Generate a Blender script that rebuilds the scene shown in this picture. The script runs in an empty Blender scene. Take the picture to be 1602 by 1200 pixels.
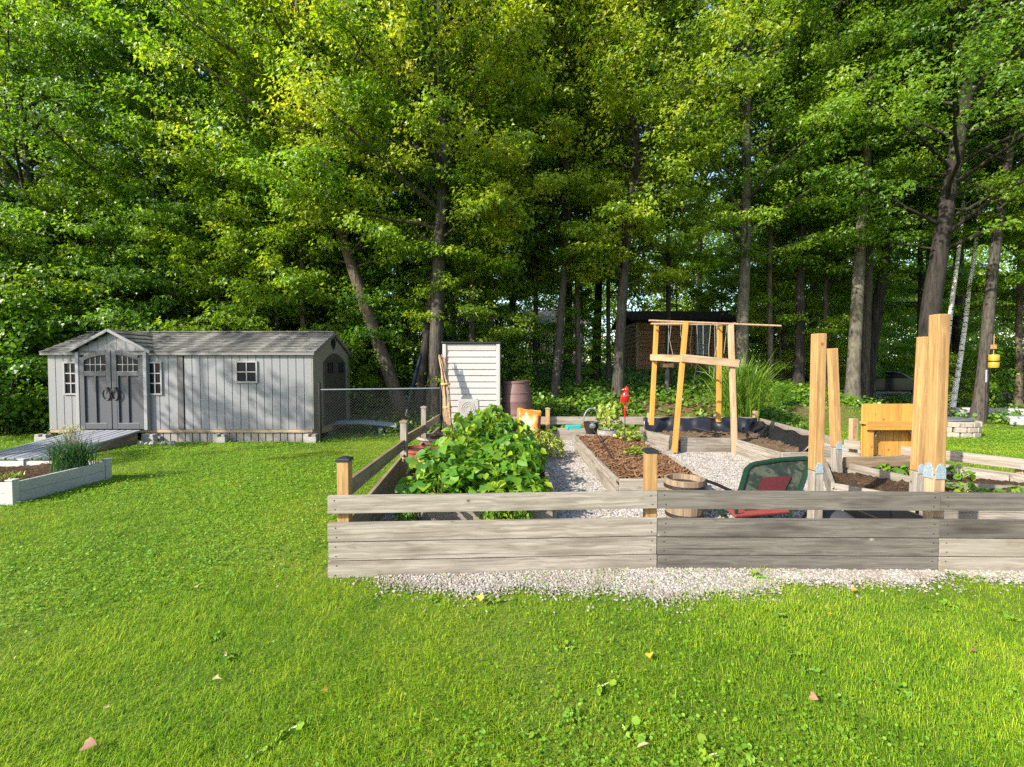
import bpy, math, random
import numpy as np
from mathutils import Vector, Matrix

R = math.radians
S = bpy.context.scene
COL = S.collection
random.seed(7)

# ------------------------------------------------------------------ camera, sky, sun, exposure
CAMZ, PITCH, FPX = 1.56, R(1.77), 712.0
cam_d = bpy.data.cameras.new("camera")
cam_d.sensor_width = 36.0
cam_d.lens = 16.0
cam_d.clip_start = 0.05
cam_d.clip_end = 3000
cam = bpy.data.objects.new("camera", cam_d)
COL.objects.link(cam)
cam.location = (0, 0, CAMZ)
cam.rotation_euler = (R(90) - PITCH, 0, 0)
S.camera = cam

SUN_EL, SUN_AZ = R(34), R(233)          # azimuth clockwise from +Y (the view direction)
sv = Vector((math.sin(SUN_AZ) * math.cos(SUN_EL), math.cos(SUN_AZ) * math.cos(SUN_EL), math.sin(SUN_EL)))
world = bpy.data.worlds.new("World")
S.world = world
world.use_nodes = True
wn = world.node_tree
sky = wn.nodes.new("ShaderNodeTexSky")
sky.sky_type = 'NISHITA'
sky.sun_disc = False
sky.sun_elevation = SUN_EL
sky.sun_rotation = SUN_AZ
sky.air_density = 1.0
sky.dust_density = 1.2
wn.links.new(sky.outputs[0], wn.nodes["Background"].inputs[0])
wn.nodes["Background"].inputs[1].default_value = 0.15
sun_d = bpy.data.lights.new("sun", 'SUN')
sun_d.energy = 4.4
sun_d.angle = R(0.5)
sun_d.color = (1.0, 0.93, 0.82)
sun = bpy.data.objects.new("sun", sun_d)
COL.objects.link(sun)
sun.rotation_euler = sv.to_track_quat('Z', 'Y').to_euler()
sun.location = (-20, -15, 25)
S.view_settings.view_transform = 'Standard'
S.view_settings.look = 'None'
S.view_settings.exposure = 1.33
S.view_settings.gamma = 1.0
S.render.engine = 'CYCLES'
S.cycles.max_bounces = 12
S.cycles.diffuse_bounces = 8
S.cycles.glossy_bounces = 2
S.cycles.transmission_bounces = 8
S.cycles.transparent_max_bounces = 8
S.cycles.sample_clamp_indirect = 6.0
S.cycles.use_denoising = False


# ------------------------------------------------------------------ helpers
def at(px, py, Y):
    """point of the place seen at photograph pixel (px, py), Y metres in front of the camera"""
    u = (px - 801) / FPX
    v = (600 - py) / FPX
    d = (u, math.cos(PITCH) + v * math.sin(PITCH), v * math.cos(PITCH) - math.sin(PITCH))
    s = Y / d[1]
    return Vector((u * s, Y, CAMZ + d[2] * s))


def sstep(a, b, x):
    t = np.clip((np.asarray(x, float) - a) / (b - a), 0, 1)
    return t * t * (3 - 2 * t)


def terrain(x, y):
    x = np.asarray(x, float)
    y = np.asarray(y, float)
    s = np.maximum(0, y - 10.5)
    m = (0.25 + 0.75 * sstep(-9, -2.5, x)) * (1 - sstep(8.6, 14, x))
    m = m * sstep(0, 2.5, s)
    hill = 1.75 * (1 - np.exp(-s / 6.5)) * m
    far = np.maximum(0, y - 40) * 0.0
    return hill + far


def tz(x, y):
    return float(terrain(x, y))


def tag(o, label=None, cat=None, group=None, kind=None):
    if label:
        o["label"] = label
    if cat:
        o["category"] = cat
    if group:
        o["group"] = group
    if kind:
        o["kind"] = kind
    return o


def thing(name, label, cat, loc=(0, 0, 0), rotz=0.0, group=None):
    o = bpy.data.objects.new(name, None)
    o.empty_display_size = 0.2
    o.location = loc
    o.rotation_euler = (0, 0, rotz)
    COL.objects.link(o)
    return tag(o, label, cat, group)


def root_matrix(o):
    return Matrix.LocRotScale(o.location, o.rotation_euler, o.scale)


def link(o, parent=None):
    COL.objects.link(o)
    if parent is not None:
        o.parent = parent
    return o


class MB:
    """collects solids in world (or local) coordinates and links them as one mesh"""

    def __init__(self):
        self.v, self.f, self.uv, self.rnd, self.mi = [], [], [], [], []
        self.cur = 0

    def face(self, idx, uvs, r):
        self.f.append(idx)
        self.uv.extend(uvs)
        self.rnd.append(r)
        self.mi.append(self.cur)

    def box(self, c, s, rz=0.0, axis=None, M=None, r=None):
        r = random.random() if r is None else r
        c = Vector(c)
        if M is None:
            M = Matrix.Rotation(rz, 3, 'Z')
        h = [x / 2 for x in s]
        ax = axis if axis is not None else max(range(3), key=lambda i: s[i])
        b = len(self.v)
        loc = []
        for k in (-1, 1):
            for j in (-1, 1):
                for i in (-1, 1):
                    p = Vector((i * h[0], j * h[1], k * h[2]))
                    loc.append(p)
                    self.v.append(c + M @ p)
        ou, ov = random.uniform(0, 40), random.uniform(0, 40)
        for (q, n) in (((0, 2, 3, 1), 2), ((4, 5, 7, 6), 2), ((0, 1, 5, 4), 1), ((2, 6, 7, 3), 1), ((0, 4, 6, 2), 0), ((1, 3, 7, 5), 0)):
            axes = [a for a in range(3) if a != n]
            if ax in axes:
                ua, va = ax, [a for a in axes if a != ax][0]
            else:
                ua, va = axes
            self.face([b + k for k in q], [(loc[k][ua] + ou, loc[k][va] + ov + n * 0.3) for k in q], r)
        return self

    def bar(self, p0, p1, w, h, up=(0, 0, 1), r=None):
        """box from p0 to p1, w across, h along up"""
        p0, p1 = Vector(p0), Vector(p1)
        d = p1 - p0
        x = d.normalized()
        u = Vector(up)
        y = u.cross(x)
        if y.length < 1e-4:
            y = Vector((0, 1, 0)).cross(x)
        y.normalize()
        z = x.cross(y)
        M = Matrix((x, y, z)).transposed()
        return self.box((p0 + p1) / 2, (d.length, w, h), axis=0, M=M, r=r)

    def tube(self, pts, rad, n=8, cap=True, r=None):
        r = random.random() if r is None else r
        pts = [Vector(p) for p in pts]
        if not hasattr(rad, '__len__'):
            rad = [rad] * len(pts)
        b = len(self.v)
        L = 0
        ls = []
        prev = None
        for i, p in enumerate(pts):
            t = (pts[min(i + 1, len(pts) - 1)] - pts[max(i - 1, 0)]).normalized()
            if prev is None:
                a = t.orthogonal().normalized()
            else:
                a = (prev - t * prev.dot(t)).normalized()
            prev = a
            bb = t.cross(a)
            if i:
                L += (p - pts[i - 1]).length
            ls.append(L)
            for k in range(n):
                an = 2 * math.pi * k / n
                self.v.append(p + (a * math.cos(an) + bb * math.sin(an)) * rad[i])
        for i in range(len(pts) - 1):
            for k in range(n):
                k2 = (k + 1) % n
                q = [b + i * n + k, b + i * n + k2, b + (i + 1) * n + k2, b + (i + 1) * n + k]
                va, vb = k * 0.02, (k + 1) * 0.02
                self.face(q, [(ls[i], va), (ls[i], vb), (ls[i + 1], vb), (ls[i + 1], va)], r)
        if cap:
            for i, rev in ((0, True), (len(pts) - 1, False)):
                q = [b + i * n + k for k in range(n)]
                if rev:
                    q.reverse()
                self.face(q, [(0.01 * k, 0) for k in range(n)], r)
        return self

    def lathe(self, prof, c=(0, 0, 0), n=28, M=None, r=0.5, sq=1.0):
        b = len(self.v)
        c = Vector(c)
        M = M or Matrix.Identity(3)
        for (rr, z) in prof:
            for k in range(n):
                a = 2 * math.pi * k / n
                self.v.append(c + M @ Vector((rr * math.cos(a), rr * math.sin(a) * sq, z)))
        for i in range(len(prof) - 1):
            for k in range(n):
                k2 = (k + 1) % n
                self.face([b + i * n + k, b + i * n + k2, b + (i + 1) * n + k2, b + (i + 1) * n + k],
                          [(prof[i][1], k * .05), (prof[i][1], k * .05 + .05), (prof[i + 1][1], k * .05 + .05), (prof[i + 1][1], k * .05)], r)
        for i, rev in ((0, True), (len(prof) - 1, False)):
            if prof[i][0] > 1e-4:
                q = [b + i * n + k for k in range(n)]
                if rev:
                    q.reverse()
                self.face(q, [(math.cos(k) * .1, math.sin(k) * .1) for k in range(n)], r)
        return self

    def prism(self, poly, vec, r=None):
        """polygon (list of 3D points) extruded along vec"""
        r = random.random() if r is None else r
        vec = Vector(vec)
        poly = [Vector(p) for p in poly]
        nn = len(poly)
        nrm = Vector((0, 0, 0))
        for i in range(nn):
            nrm += poly[i].cross(poly[(i + 1) % nn])
        if nrm.dot(vec) > 0:
            poly.reverse()
        b = len(self.v)
        self.v += poly + [p + vec for p in poly]
        e = (poly[1] - poly[0]).normalized()
        g = nrm.normalized().cross(e) if nrm.length > 0 else Vector((0, 0, 1))
        uvp = [((p - poly[0]).dot(e), (p - poly[0]).dot(g)) for p in poly]
        self.face([b + i for i in range(nn)], uvp, r)
        self.face([b + nn + i for i in reversed(range(nn))], [uvp[i] for i in reversed(range(nn))], r)
        vl = vec.length
        for i in range(nn):
            j = (i + 1) % nn
            l = (poly[j] - poly[i]).length
            self.face([b + j, b + i, b + nn + i, b + nn + j], [(l, 0), (0, 0), (0, vl), (l, vl)], r)
        return self

    def quads(self, verts, faces, r=None, uvs=None):
        b = len(self.v)
        self.v += [Vector(p) for p in verts]
        for q in faces:
            rr = random.random() if r is None else r
            self.face([b + k for k in q], [(verts[k][0] + verts[k][1] * .3, verts[k][2] + verts[k][1] * .7) if uvs is None else uvs[k] for k in q], rr)
        return self

    def build(self, name, mat, parent=None, bevel=0.0, smooth=False, world=True, label=None, kind=None, wob=0.0):
        me = bpy.data.meshes.new(name)
        vs = self.v
        if parent is not None and world:
            Mi = root_matrix(parent).inverted()
            if parent.parent is not None:
                Mi = (root_matrix(parent.parent) @ root_matrix(parent)).inverted()
            vs = [Mi @ p for p in vs]
        me.from_pydata([tuple(p) for p in vs], [], self.f)
        ul = me.uv_layers.new(name="UVMap")
        ul.data.foreach_set("uv", np.array(self.uv, 'f').ravel())
        at_ = me.attributes.new("rnd", 'FLOAT', 'FACE')
        at_.data.foreach_set("value", np.array(self.rnd, 'f'))
        if smooth:
            me.polygons.foreach_set("use_smooth", [True] * len(me.polygons))
        for mm in (mat if isinstance(mat, (list, tuple)) else [mat]):
            me.materials.append(mm)
        me.polygons.foreach_set('material_index', self.mi)
        o = bpy.data.objects.new(name, me)
        link(o, parent)
        if bevel:
            m = o.modifiers.new("bevel", 'BEVEL')
            m.width = bevel
            m.segments = 2
            m.limit_method = 'ANGLE'
        if smooth and not bevel:
            m = o.modifiers.new("edge", 'EDGE_SPLIT')
            m.split_angle = R(40)
        if label:
            o["label"] = label
        if kind:
            o["kind"] = kind
        return o


def np_mesh(name, verts, groups, tints=None, mats=None, smooth=False, midx=None):
    """groups: list of (F,k) index arrays; tints: matching list of per-face values"""
    me = bpy.data.meshes.new(name)
    verts = np.asarray(verts, 'f').reshape(-1, 3)
    me.vertices.add(len(verts))
    me.vertices.foreach_set("co", verts.ravel())
    li = np.concatenate([g.ravel() for g in groups]).astype('i')
    cnt = np.concatenate([np.full(len(g), g.shape[1]) for g in groups])
    st = np.concatenate([[0], np.cumsum(cnt)[:-1]]).astype('i')
    me.loops.add(len(li))
    me.loops.foreach_set("vertex_index", li)
    me.polygons.add(len(cnt))
    me.polygons.foreach_set("loop_start", st)
    if midx is not None:
        me.polygons.foreach_set("material_index", np.concatenate(midx).astype('i'))
    me.polygons.foreach_set("use_smooth", np.full(len(cnt), smooth))
    if tints is not None:
        a = me.attributes.new("tint", 'FLOAT', 'FACE')
        a.data.foreach_set("value", np.concatenate(tints).astype('f'))
    for m in (mats or []):
        me.materials.append(m)
    me.update(calc_edges=True)
    return me


def nobj(name, me, parent=None):
    return link(bpy.data.objects.new(name, me), parent)


def norm(a):
    return a / np.maximum(1e-9, np.linalg.norm(a, axis=-1, keepdims=True))


def tubes(P, Rd, n=5):
    """P (m,k,3) paths, Rd (m,k) radii -> verts, quads"""
    P = np.asarray(P, float)
    m, k, _ = P.shape
    T = norm(np.gradient(P, axis=1))
    ref = np.where(np.abs(T[:, :, 2:3]) < .9, np.array([0, 0, 1.0]), np.array([1.0, 0, 0]))
    A = norm(np.cross(T, ref))
    B = np.cross(T, A)
    an = np.arange(n) * 2 * np.pi / n
    V = P[:, :, None, :] + np.asarray(Rd)[:, :, None, None] * (np.cos(an)[None, None, :, None] * A[:, :, None, :] + np.sin(an)[None, None, :, None] * B[:, :, None, :])
    idx = np.arange(m * k * n).reshape(m, k, n)
    a = idx[:, :-1, :]
    b = idx[:, 1:, :]
    F = np.stack([a, np.roll(a, -1, 2), np.roll(b, -1, 2), b], -1).reshape(-1, 4)
    return V.reshape(-1, 3), F


def join(parts):
    """[(verts, [faces...])] -> verts, {k: faces}"""
    vs, fs, off = [], {}, 0
    for v, f in parts:
        vs.append(v)
        for g in (f if isinstance(f, list) else [f]):
            fs.setdefault(g.shape[1], []).append(g + off)
        off += len(v)
    return np.concatenate(vs), [np.concatenate(x) for x in fs.values()]


# ------------------------------------------------------------------ materials
def nmat(name):
    m = bpy.data.materials.new(name)
    m.use_nodes = True
    nt = m.node_tree
    return m, nt, nt.nodes["Principled BSDF"]


def N(nt, t, **kw):
    n = nt.nodes.new(t)
    for k, v in kw.items():
        if k.startswith("i_"):
            n.inputs[k[2:].replace("__", " ")].default_value = v
        else:
            setattr(n, k, v)
    return n


def ramp(nt, fac, stops):
    r = nt.nodes.new("ShaderNodeValToRGB")
    e = r.color_ramp.elements
    while len(e) < len(stops):
        e.new(0.5)
    for i, (p, c) in enumerate(stops):
        e[i].position = p
        e[i].color = (*c, 1)
    nt.links.new(fac, r.inputs[0])
    return r


def mixc(nt, fac, a, b, mode='MIX'):
    n = nt.nodes.new("ShaderNodeMix")
    n.data_type = 'RGBA'
    n.blend_type = mode
    for inp, val in ((0, fac), (6, a), (7, b)):
        if hasattr(val, 'is_linked'):
            nt.links.new(val, n.inputs[inp])
        else:
            n.inputs[inp].default_value = val if inp == 0 else (*val, 1)
    return n.outputs[2]


def mathn(nt, op, a, b=None, c=None, clamp=False):
    n = nt.nodes.new("ShaderNodeMath")
    n.operation = op
    n.use_clamp = clamp
    for i, v in enumerate((a, b, c)):
        if v is None:
            continue
        if hasattr(v, 'is_linked'):
            nt.links.new(v, n.inputs[i])
        else:
            n.inputs[i].default_value = v
    return n.outputs[0]


def mapping(nt, src, scale=(1, 1, 1), rot=(0, 0, 0)):
    n = nt.nodes.new("ShaderNodeMapping")
    n.inputs[3].default_value = scale
    n.inputs[2].default_value = rot
    nt.links.new(src, n.inputs[0])
    return n.outputs[0]


def noise(nt, vec, scale, detail=4, rough=.55, dist=0.0):
    n = N(nt, "ShaderNodeTexNoise")
    n.inputs["Scale"].default_value = scale
    n.inputs["Detail"].default_value = detail
    n.inputs["Roughness"].default_value = rough
    n.inputs["Distortion"].default_value = dist
    if vec is not None:
        nt.links.new(vec, n.inputs["Vector"])
    return n.outputs[0]


def bump(nt, bsdf, h, strength=.3, dist=.01):
    b = N(nt, "ShaderNodeBump")
    b.inputs["Strength"].default_value = strength
    b.inputs["Distance"].default_value = dist
    nt.links.new(h, b.inputs["Height"])
    nt.links.new(b.outputs[0], bsdf.inputs["Normal"])


ALB = .70            # sunlit values read off the picture -> surface colours at this exposure


def wood(name, dark, light, stain=None, knots=True, rough=.75, grain=1.0, vary=.25, knotc=(.06, .035, .02)):
    m, nt, bs = nmat(name)
    dark, light, knotc = (tuple(x * ALB for x in c) for c in (dark, light, knotc))
    stain = tuple(x * ALB for x in stain) if stain else None
    uv = N(nt, "ShaderNodeUVMap", uv_map="UVMap").outputs[0]
    at_ = N(nt, "ShaderNodeAttribute", attribute_name="rnd").outputs["Fac"]
    warp = noise(nt, mapping(nt, uv, (1.2, 5, 1)), 1.6, 2)
    cmb = N(nt, "ShaderNodeVectorMath", operation='ADD')
    nt.links.new(mapping(nt, uv, (1.1, 42, 1)), cmb.inputs[0])
    sc = N(nt, "ShaderNodeVectorMath", operation='SCALE')
    nt.links.new(warp, sc.inputs[0])
    sc.inputs[3].default_value = 3.2
    nt.links.new(sc.outputs[0], cmb.inputs[1])
    g1 = noise(nt, cmb.outputs[0], 1.0 * grain, 5, .62)
    g2 = noise(nt, mapping(nt, uv, (3, 210, 1)), 1.0, 2)
    g = mathn(nt, 'ADD', mathn(nt, 'MULTIPLY', g1, .7), mathn(nt, 'MULTIPLY', g2, .3))
    mid = tuple((a + b) / 2 for a, b in zip(dark, light))
    c = ramp(nt, g, [(.31, dark), (.5, mid), (.67, light)]).outputs[0]
    # blotches along the board
    bl = noise(nt, mapping(nt, uv, (1.1, 6, 1)), 1.0, 3)
    if stain:
        c = mixc(nt, mathn(nt, 'MULTIPLY', mathn(nt, 'SUBTRACT', bl, .5, clamp=True), 4.5, clamp=True), c, stain)
    # fine checks that open along the grain
    ck = noise(nt, mapping(nt, uv, (.8, 58, 1)), 1.0, 2, .5, .2)
    cm = noise(nt, mapping(nt, uv, (1.3, 3, 1)), 1.0, 2)
    ckf = mathn(nt, 'MULTIPLY', ramp(nt, ck, [(.62, (0, 0, 0)), (.70, (1, 1, 1))]).outputs[0], ramp(nt, cm, [(.42, (.1, .1, .1)), (.6, (.75, .75, .75))]).outputs[0])
    c = mixc(nt, ckf, c, tuple(x * .45 for x in dark))
    # each board its own tone
    tone = mathn(nt, 'ADD', mathn(nt, 'MULTIPLY', at_, vary), 1 - vary * .5)
    mul = N(nt, "ShaderNodeVectorMath", operation='SCALE')
    nt.links.new(c, mul.inputs[0])
    nt.links.new(tone, mul.inputs[3])
    c = mul.outputs[0]
    if knots:
        vo = N(nt, "ShaderNodeTexVoronoi")
        vo.inputs["Scale"].default_value = 1.0
        nt.links.new(mapping(nt, uv, (6.0, 7.5, 1)), vo.inputs["Vector"])
        sepv = N(nt, "ShaderNodeSeparateColor")
        nt.links.new(vo.outputs["Color"], sepv.inputs[0])
        pick = mathn(nt, 'GREATER_THAN', sepv.outputs[0], .70)
        ring = ramp(nt, vo.outputs["Distance"], [(0.0, (1, 1, 1)), (.075, (.9, .9, .9)), (.10, (.30, .30, .30)), (.14, (.12, .12, .12)), (.24, (0, 0, 0))]).outputs[0]
        c = mixc(nt, mathn(nt, 'MULTIPLY', mathn(nt, 'MULTIPLY', ring, pick), .85), c, knotc)
    nt.links.new(c, bs.inputs["Base Color"])
    bs.inputs["Roughness"].default_value = rough
    bump(nt, bs, g, .35, .004)
    return m


def plain(name, col, rough=.5, metal=0.0, spec=.5, nscale=60, namp=.12, bmp=.1, big=.0, coat=0):
    m, nt, bs = nmat(name)
    col = tuple(x * ALB for x in col)
    tc = N(nt, "ShaderNodeTexCoord").outputs["Object"]
    n1 = noise(nt, tc, nscale, 3)
    lo = tuple(x * (1 - namp) for x in col)
    hi = tuple(min(1, x * (1 + namp)) for x in col)
    c = ramp(nt, n1, [(.3, lo), (.7, hi)]).outputs[0]
    n2 = noise(nt, tc, 2.3, 4)
    c = mixc(nt, mathn(nt, 'MULTIPLY', mathn(nt, 'SUBTRACT', n2, .48, clamp=True), 3 * big, clamp=True), c, tuple(x * .6 for x in col))
    nt.links.new(c, bs.inputs["Base Color"])
    bs.inputs["Roughness"].default_value = rough
    bs.inputs["Metallic"].default_value = metal
    bs.inputs["Specular IOR Level"].default_value = spec
    bs.inputs["Coat Weight"].default_value = coat
    if bmp:
        bump(nt, bs, n1, bmp, .004)
    return m


def leafmat(name, stops, trans=.35, rough=.42, tgain=1.6, spec=.5):
    m, nt, bs = nmat(name)
    a = N(nt, "ShaderNodeAttribute", attribute_name="tint").outputs["Fac"]
    oi = N(nt, "ShaderNodeObjectInfo").outputs["Random"]
    g = N(nt, "ShaderNodeNewGeometry")
    nz = noise(nt, g.outputs["Position"], .55, 3)
    t = mathn(nt, 'ADD', mathn(nt, 'MULTIPLY', a, .62), mathn(nt, 'MULTIPLY', mathn(nt, 'SUBTRACT', nz, .28), .80), clamp=True)
    c = ramp(nt, t, stops).outputs[0]
    hs = N(nt, "ShaderNodeHueSaturation")
    nt.links.new(mathn(nt, 'ADD', mathn(nt, 'MULTIPLY', oi, .03), .485), hs.inputs["Hue"])
    nt.links.new(c, hs.inputs["Color"])
    c = hs.outputs[0]
    nt.links.new(c, bs.inputs["Base Color"])
    bs.inputs["Roughness"].default_value = rough
    bs.inputs["Specular IOR Level"].default_value = spec
    tr = N(nt, "ShaderNodeBsdfTranslucent")
    sc = N(nt, "ShaderNodeVectorMath", operation='MULTIPLY')
    nt.links.new(c, sc.inputs[0])
    sc.inputs[1].default_value = (tgain * 1.15, tgain * 1.1, tgain * .55)
    nt.links.new(sc.outputs[0], tr.inputs[0])
    mx = N(nt, "ShaderNodeMixShader")
    mx.inputs[0].default_value = trans
    nt.links.new(bs.outputs[0], mx.inputs[1])
    nt.links.new(tr.outputs[0], mx.inputs[2])
    nt.links.new(mx.outputs[0], nt.nodes["Material Output"].inputs[0])
    return m


def bark(name, dark, light, scale=(9, 9, 1.6), bands=None, moss=None):
    m, nt, bs = nmat(name)
    tc = N(nt, "ShaderNodeTexCoord").outputs["Object"]
    n1 = noise(nt, mapping(nt, tc, scale), 2.2, 5, .65, .3)
    c = ramp(nt, n1, [(.32, dark), (.66, light)]).outputs[0]
    n2 = noise(nt, tc, 1.3, 3)
    c = mixc(nt, mathn(nt, 'MULTIPLY', mathn(nt, 'SUBTRACT', n2, .5, clamp=True), 3, clamp=True), c, moss or tuple(x * .75 for x in light))
    if bands:
        n3 = noise(nt, mapping(nt, tc, (2.5, 2.5, 11)), 1.4, 4, .6)
        c = mixc(nt, ramp(nt, n3, [(.56, (0, 0, 0)), (.62, (1, 1, 1))]).outputs[0], c, bands)
    nt.links.new(c, bs.inputs["Base Color"])
    bs.inputs["Roughness"].default_value = .9
    bs.inputs["Specular IOR Level"].default_value = .2
    bump(nt, bs, n1, .9, .03)
    return m


W_LIGHT = wood("weathered_wood_pale", (.145, .118, .088), (.485, .435, .36), stain=(.155, .12, .085))
W_DARK = wood("weathered_wood_dark", (.064, .055, .046), (.235, .208, .172), stain=(.052, .042, .033), knotc=(.36, .33, .29))
W_MID = wood("weathered_wood", (.22, .18, .135), (.46, .41, .34), stain=(.2, .15, .10))
W_SIDE = wood("weathered_wood_warm", (.20, .13, .07), (.40, .30, .19), stain=(.15, .1, .06))
CEDAR = wood("golden_cedar", (.26, .13, .035), (.62, .38, .145), stain=(.28, .14, .045), vary=.25, knotc=(.15, .06, .02))
CEDAR_B = wood("yellow_stained_cedar", (.50, .23, .03), (.68, .37, .07), stain=(.44, .2, .03), vary=.22, knotc=(.2, .08, .02))
CEDAR_P = wood("pale_cedar", (.32, .20, .10), (.62, .46, .28), stain=(.30, .18, .08), vary=.2, knotc=(.2, .1, .05))
PAINTG = wood("grey_painted_wood", (.20, .21, .24), (.34, .355, .39), knots=False, vary=.12, rough=.55)
BLACKP = plain("black_plastic", (.012, .013, .015), .35, big=.4)
CAPM = plain("dark_cap_metal", (.03, .034, .042), .45, metal=.3)
SHEDM = plain("grey_resin", (.245, .248, .256), .6, nscale=160, namp=.16, bmp=.25, big=.12)
SHED_D = plain("slate_grey_resin", (.066, .071, .085), .5, nscale=160, namp=.12, bmp=.25, big=.2)
SHED_G = plain("taupe_resin", (.30, .27, .22), .6, nscale=140, namp=.12, bmp=.2)
OLIVE = plain("dark_olive_resin", (.07, .068, .05), .55, nscale=120)
GLASS = plain("dark_pane", (.010, .012, .018), .22, bmp=0, spec=.12)
WHITEP = plain("white_plastic", (.47, .46, .425), .45, nscale=30, namp=.05, big=.25)
WHITEB = plain("white_painted_boards", (.55, .545, .51), .6, nscale=40, namp=.10, big=.5)
BROWNP = plain("brown_barrel_plastic", (.17, .09, .075), .55, nscale=90, namp=.25, big=.3)
STEEL = plain("galvanised_steel", (.42, .45, .47), .38, metal=.8, nscale=40, namp=.2)
ZINC = plain("zinc_plate", (.34, .42, .46), .5, metal=.15, nscale=70, namp=.25, big=.4)
DARKM = plain("dark_rusty_metal", (.05, .04, .035), .55, metal=.5, nscale=60, namp=.4)
STONE = plain("grey_stone", (.33, .31, .28), .85, nscale=25, namp=.3, bmp=.5, big=.4)
CONC = plain("grey_concrete", (.40, .38, .34), .85, nscale=45, namp=.2, bmp=.4, big=.4)
RED = plain("red_glass", (.55, .015, .01), .2, bmp=0, coat=.5)
REDC = plain("faded_red_fabric", (.34, .05, .04), .7, nscale=90, namp=.2, big=.2)
GREENM = plain("green_painted_metal", (.006, .036, .014), .4, nscale=40, namp=.3)
STRAW = plain("straw_twine", (.55, .38, .11), .8)
CANE = plain("dry_cane", (.46, .30, .17), .7, nscale=30, namp=.35, big=.3)
BLUEG = plain("blue_grey_plastic", (.28, .35, .42), .5, big=.4)
TEAL = plain("teal_plastic", (.02, .40, .36), .4)
TERRA = plain("terracotta", (.34, .07, .04), .7, nscale=30, namp=.2, big=.3)

# ------------------------------------------------------------------ ground
def ground_material():
    m, nt, bs = nmat("lawn_and_woodland_floor")
    g = N(nt, "ShaderNodeNewGeometry").outputs["Position"]
    n1 = noise(nt, g, .7, 4)
    n2 = noise(nt, g, 9, 5, .6)
    n3 = noise(nt, g, 70, 3)
    turf = ramp(nt, mathn(nt, 'ADD', mathn(nt, 'MULTIPLY', n2, .6), mathn(nt, 'MULTIPLY', n3, .4)),
                [(.32, (.04, .08, .008)), (.5, (.08, .125, .012)), (.68, (.17, .21, .025))]).outputs[0]
    dry = mixc(nt, ramp(nt, n1, [(.5, (0, 0, 0)), (.72, (.55, .55, .55))]).outputs[0], turf, (.17, .17, .045))
    litter = ramp(nt, mathn(nt, 'ADD', mathn(nt, 'MULTIPLY', n2, .55), mathn(nt, 'MULTIPLY', n3, .45)),
                  [(.34, (.035, .024, .014)), (.5, (.10, .062, .032)), (.62, (.20, .12, .055)), (.75, (.30, .20, .10))]).outputs[0]
    moss = ramp(nt, n1, [(.40, (0, 0, 0)), (.60, (1, 1, 1))]).outputs[0]
    litter = mixc(nt, mathn(nt, 'MULTIPLY', moss, .6), litter, (.055, .085, .018))
    sp = N(nt, "ShaderNodeSeparateXYZ")
    nt.links.new(g, sp.inputs[0])
    y = mathn(nt, 'ADD', sp.outputs[1], mathn(nt, 'MULTIPLY', n1, 3.0))
    y = mathn(nt, 'ADD', y, mathn(nt, 'MULTIPLY', n2, 1.2))
    x = mathn(nt, 'MULTIPLY', mathn(nt, 'SUBTRACT', sp.outputs[0], 6.0, clamp=False), .28)
    x = mathn(nt, 'MINIMUM', mathn(nt, 'MAXIMUM', x, 0.0), 1.4)
    y = mathn(nt, 'SUBTRACT', y, x)
    f = ramp(nt, mathn(nt, 'MULTIPLY', mathn(nt, 'SUBTRACT', y, 11.8), .33, clamp=True), [(.2, (0, 0, 0)), (.8, (1, 1, 1))]).outputs[0]
    c = mixc(nt, f, dry, litter)
    nt.links.new(c, bs.inputs["Base Color"])
    bs.inputs["Roughness"].default_value = .95
    bs.inputs["Specular IOR Level"].default_value = .15
    bump(nt, bs, n3, .6, .02)
    return m


def make_ground():
    xs = np.concatenate([[-600, -200, -80, -45], np.arange(-32, 38.1, .5), [50, 90, 200, 600]])
    ys = np.concatenate([[-300, -60, -15], np.arange(-4, 46.1, .5), [60, 100, 250, 900]])
    X, Y = np.meshgrid(xs, ys)
    Z = terrain(X, Y)
    rng = np.random.default_rng(3)
    Z = Z + np.where((Y > 11.5) & (Y < 45), rng.normal(0, .025, X.shape), 0)
    V = np.stack([X, Y, Z], -1).reshape(-1, 3)
    idx = np.arange(X.size).reshape(X.shape)
    F = np.stack([idx[:-1, :-1], idx[:-1, 1:], idx[1:, 1:], idx[1:, :-1]], -1).reshape(-1, 4)
    me = np_mesh("ground", V, [F], mats=[ground_material()], smooth=True)
    tag(nobj("ground", me), kind='structure')


make_ground()

# garden outline on the ground (inside: gravel)
FX0, FX1 = -1.36, 6.85


def front_y(x):
    return np.interp(x, [-1.4, 1.13, 3.3, 6.2], [3.36, 3.52, 3.48, 3.42])


def gravel_edge(x):
    """front edge of the gravel strip that spills out under the fence"""
    x = np.asarray(x, float)
    w = .05 * np.sin(x * 4.1 + .4) + .035 * np.sin(x * 9.7 + 1) + .02 * np.sin(x * 23.0)
    base = np.interp(x, [-1.5, -1.05, -.75, .1, .9, 1.5, 1.9, 2.3, 2.8, 3.6, 6.2], [3.45, 3.39, 3.26, 3.18, 3.15, 3.14, 3.22, 3.37, 3.34, 3.37, 3.36])
    return base + w


def in_garden(x, y):
    return (x > -1.40 - .02 * y) & (x < FX1) & (y > front_y(x)) & (y < 10.25)


def in_gravel(x, y):
    return (x > -1.40 - .02 * y) & (x < FX1) & (y > gravel_edge(x)) & (y < 10.2)


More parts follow.
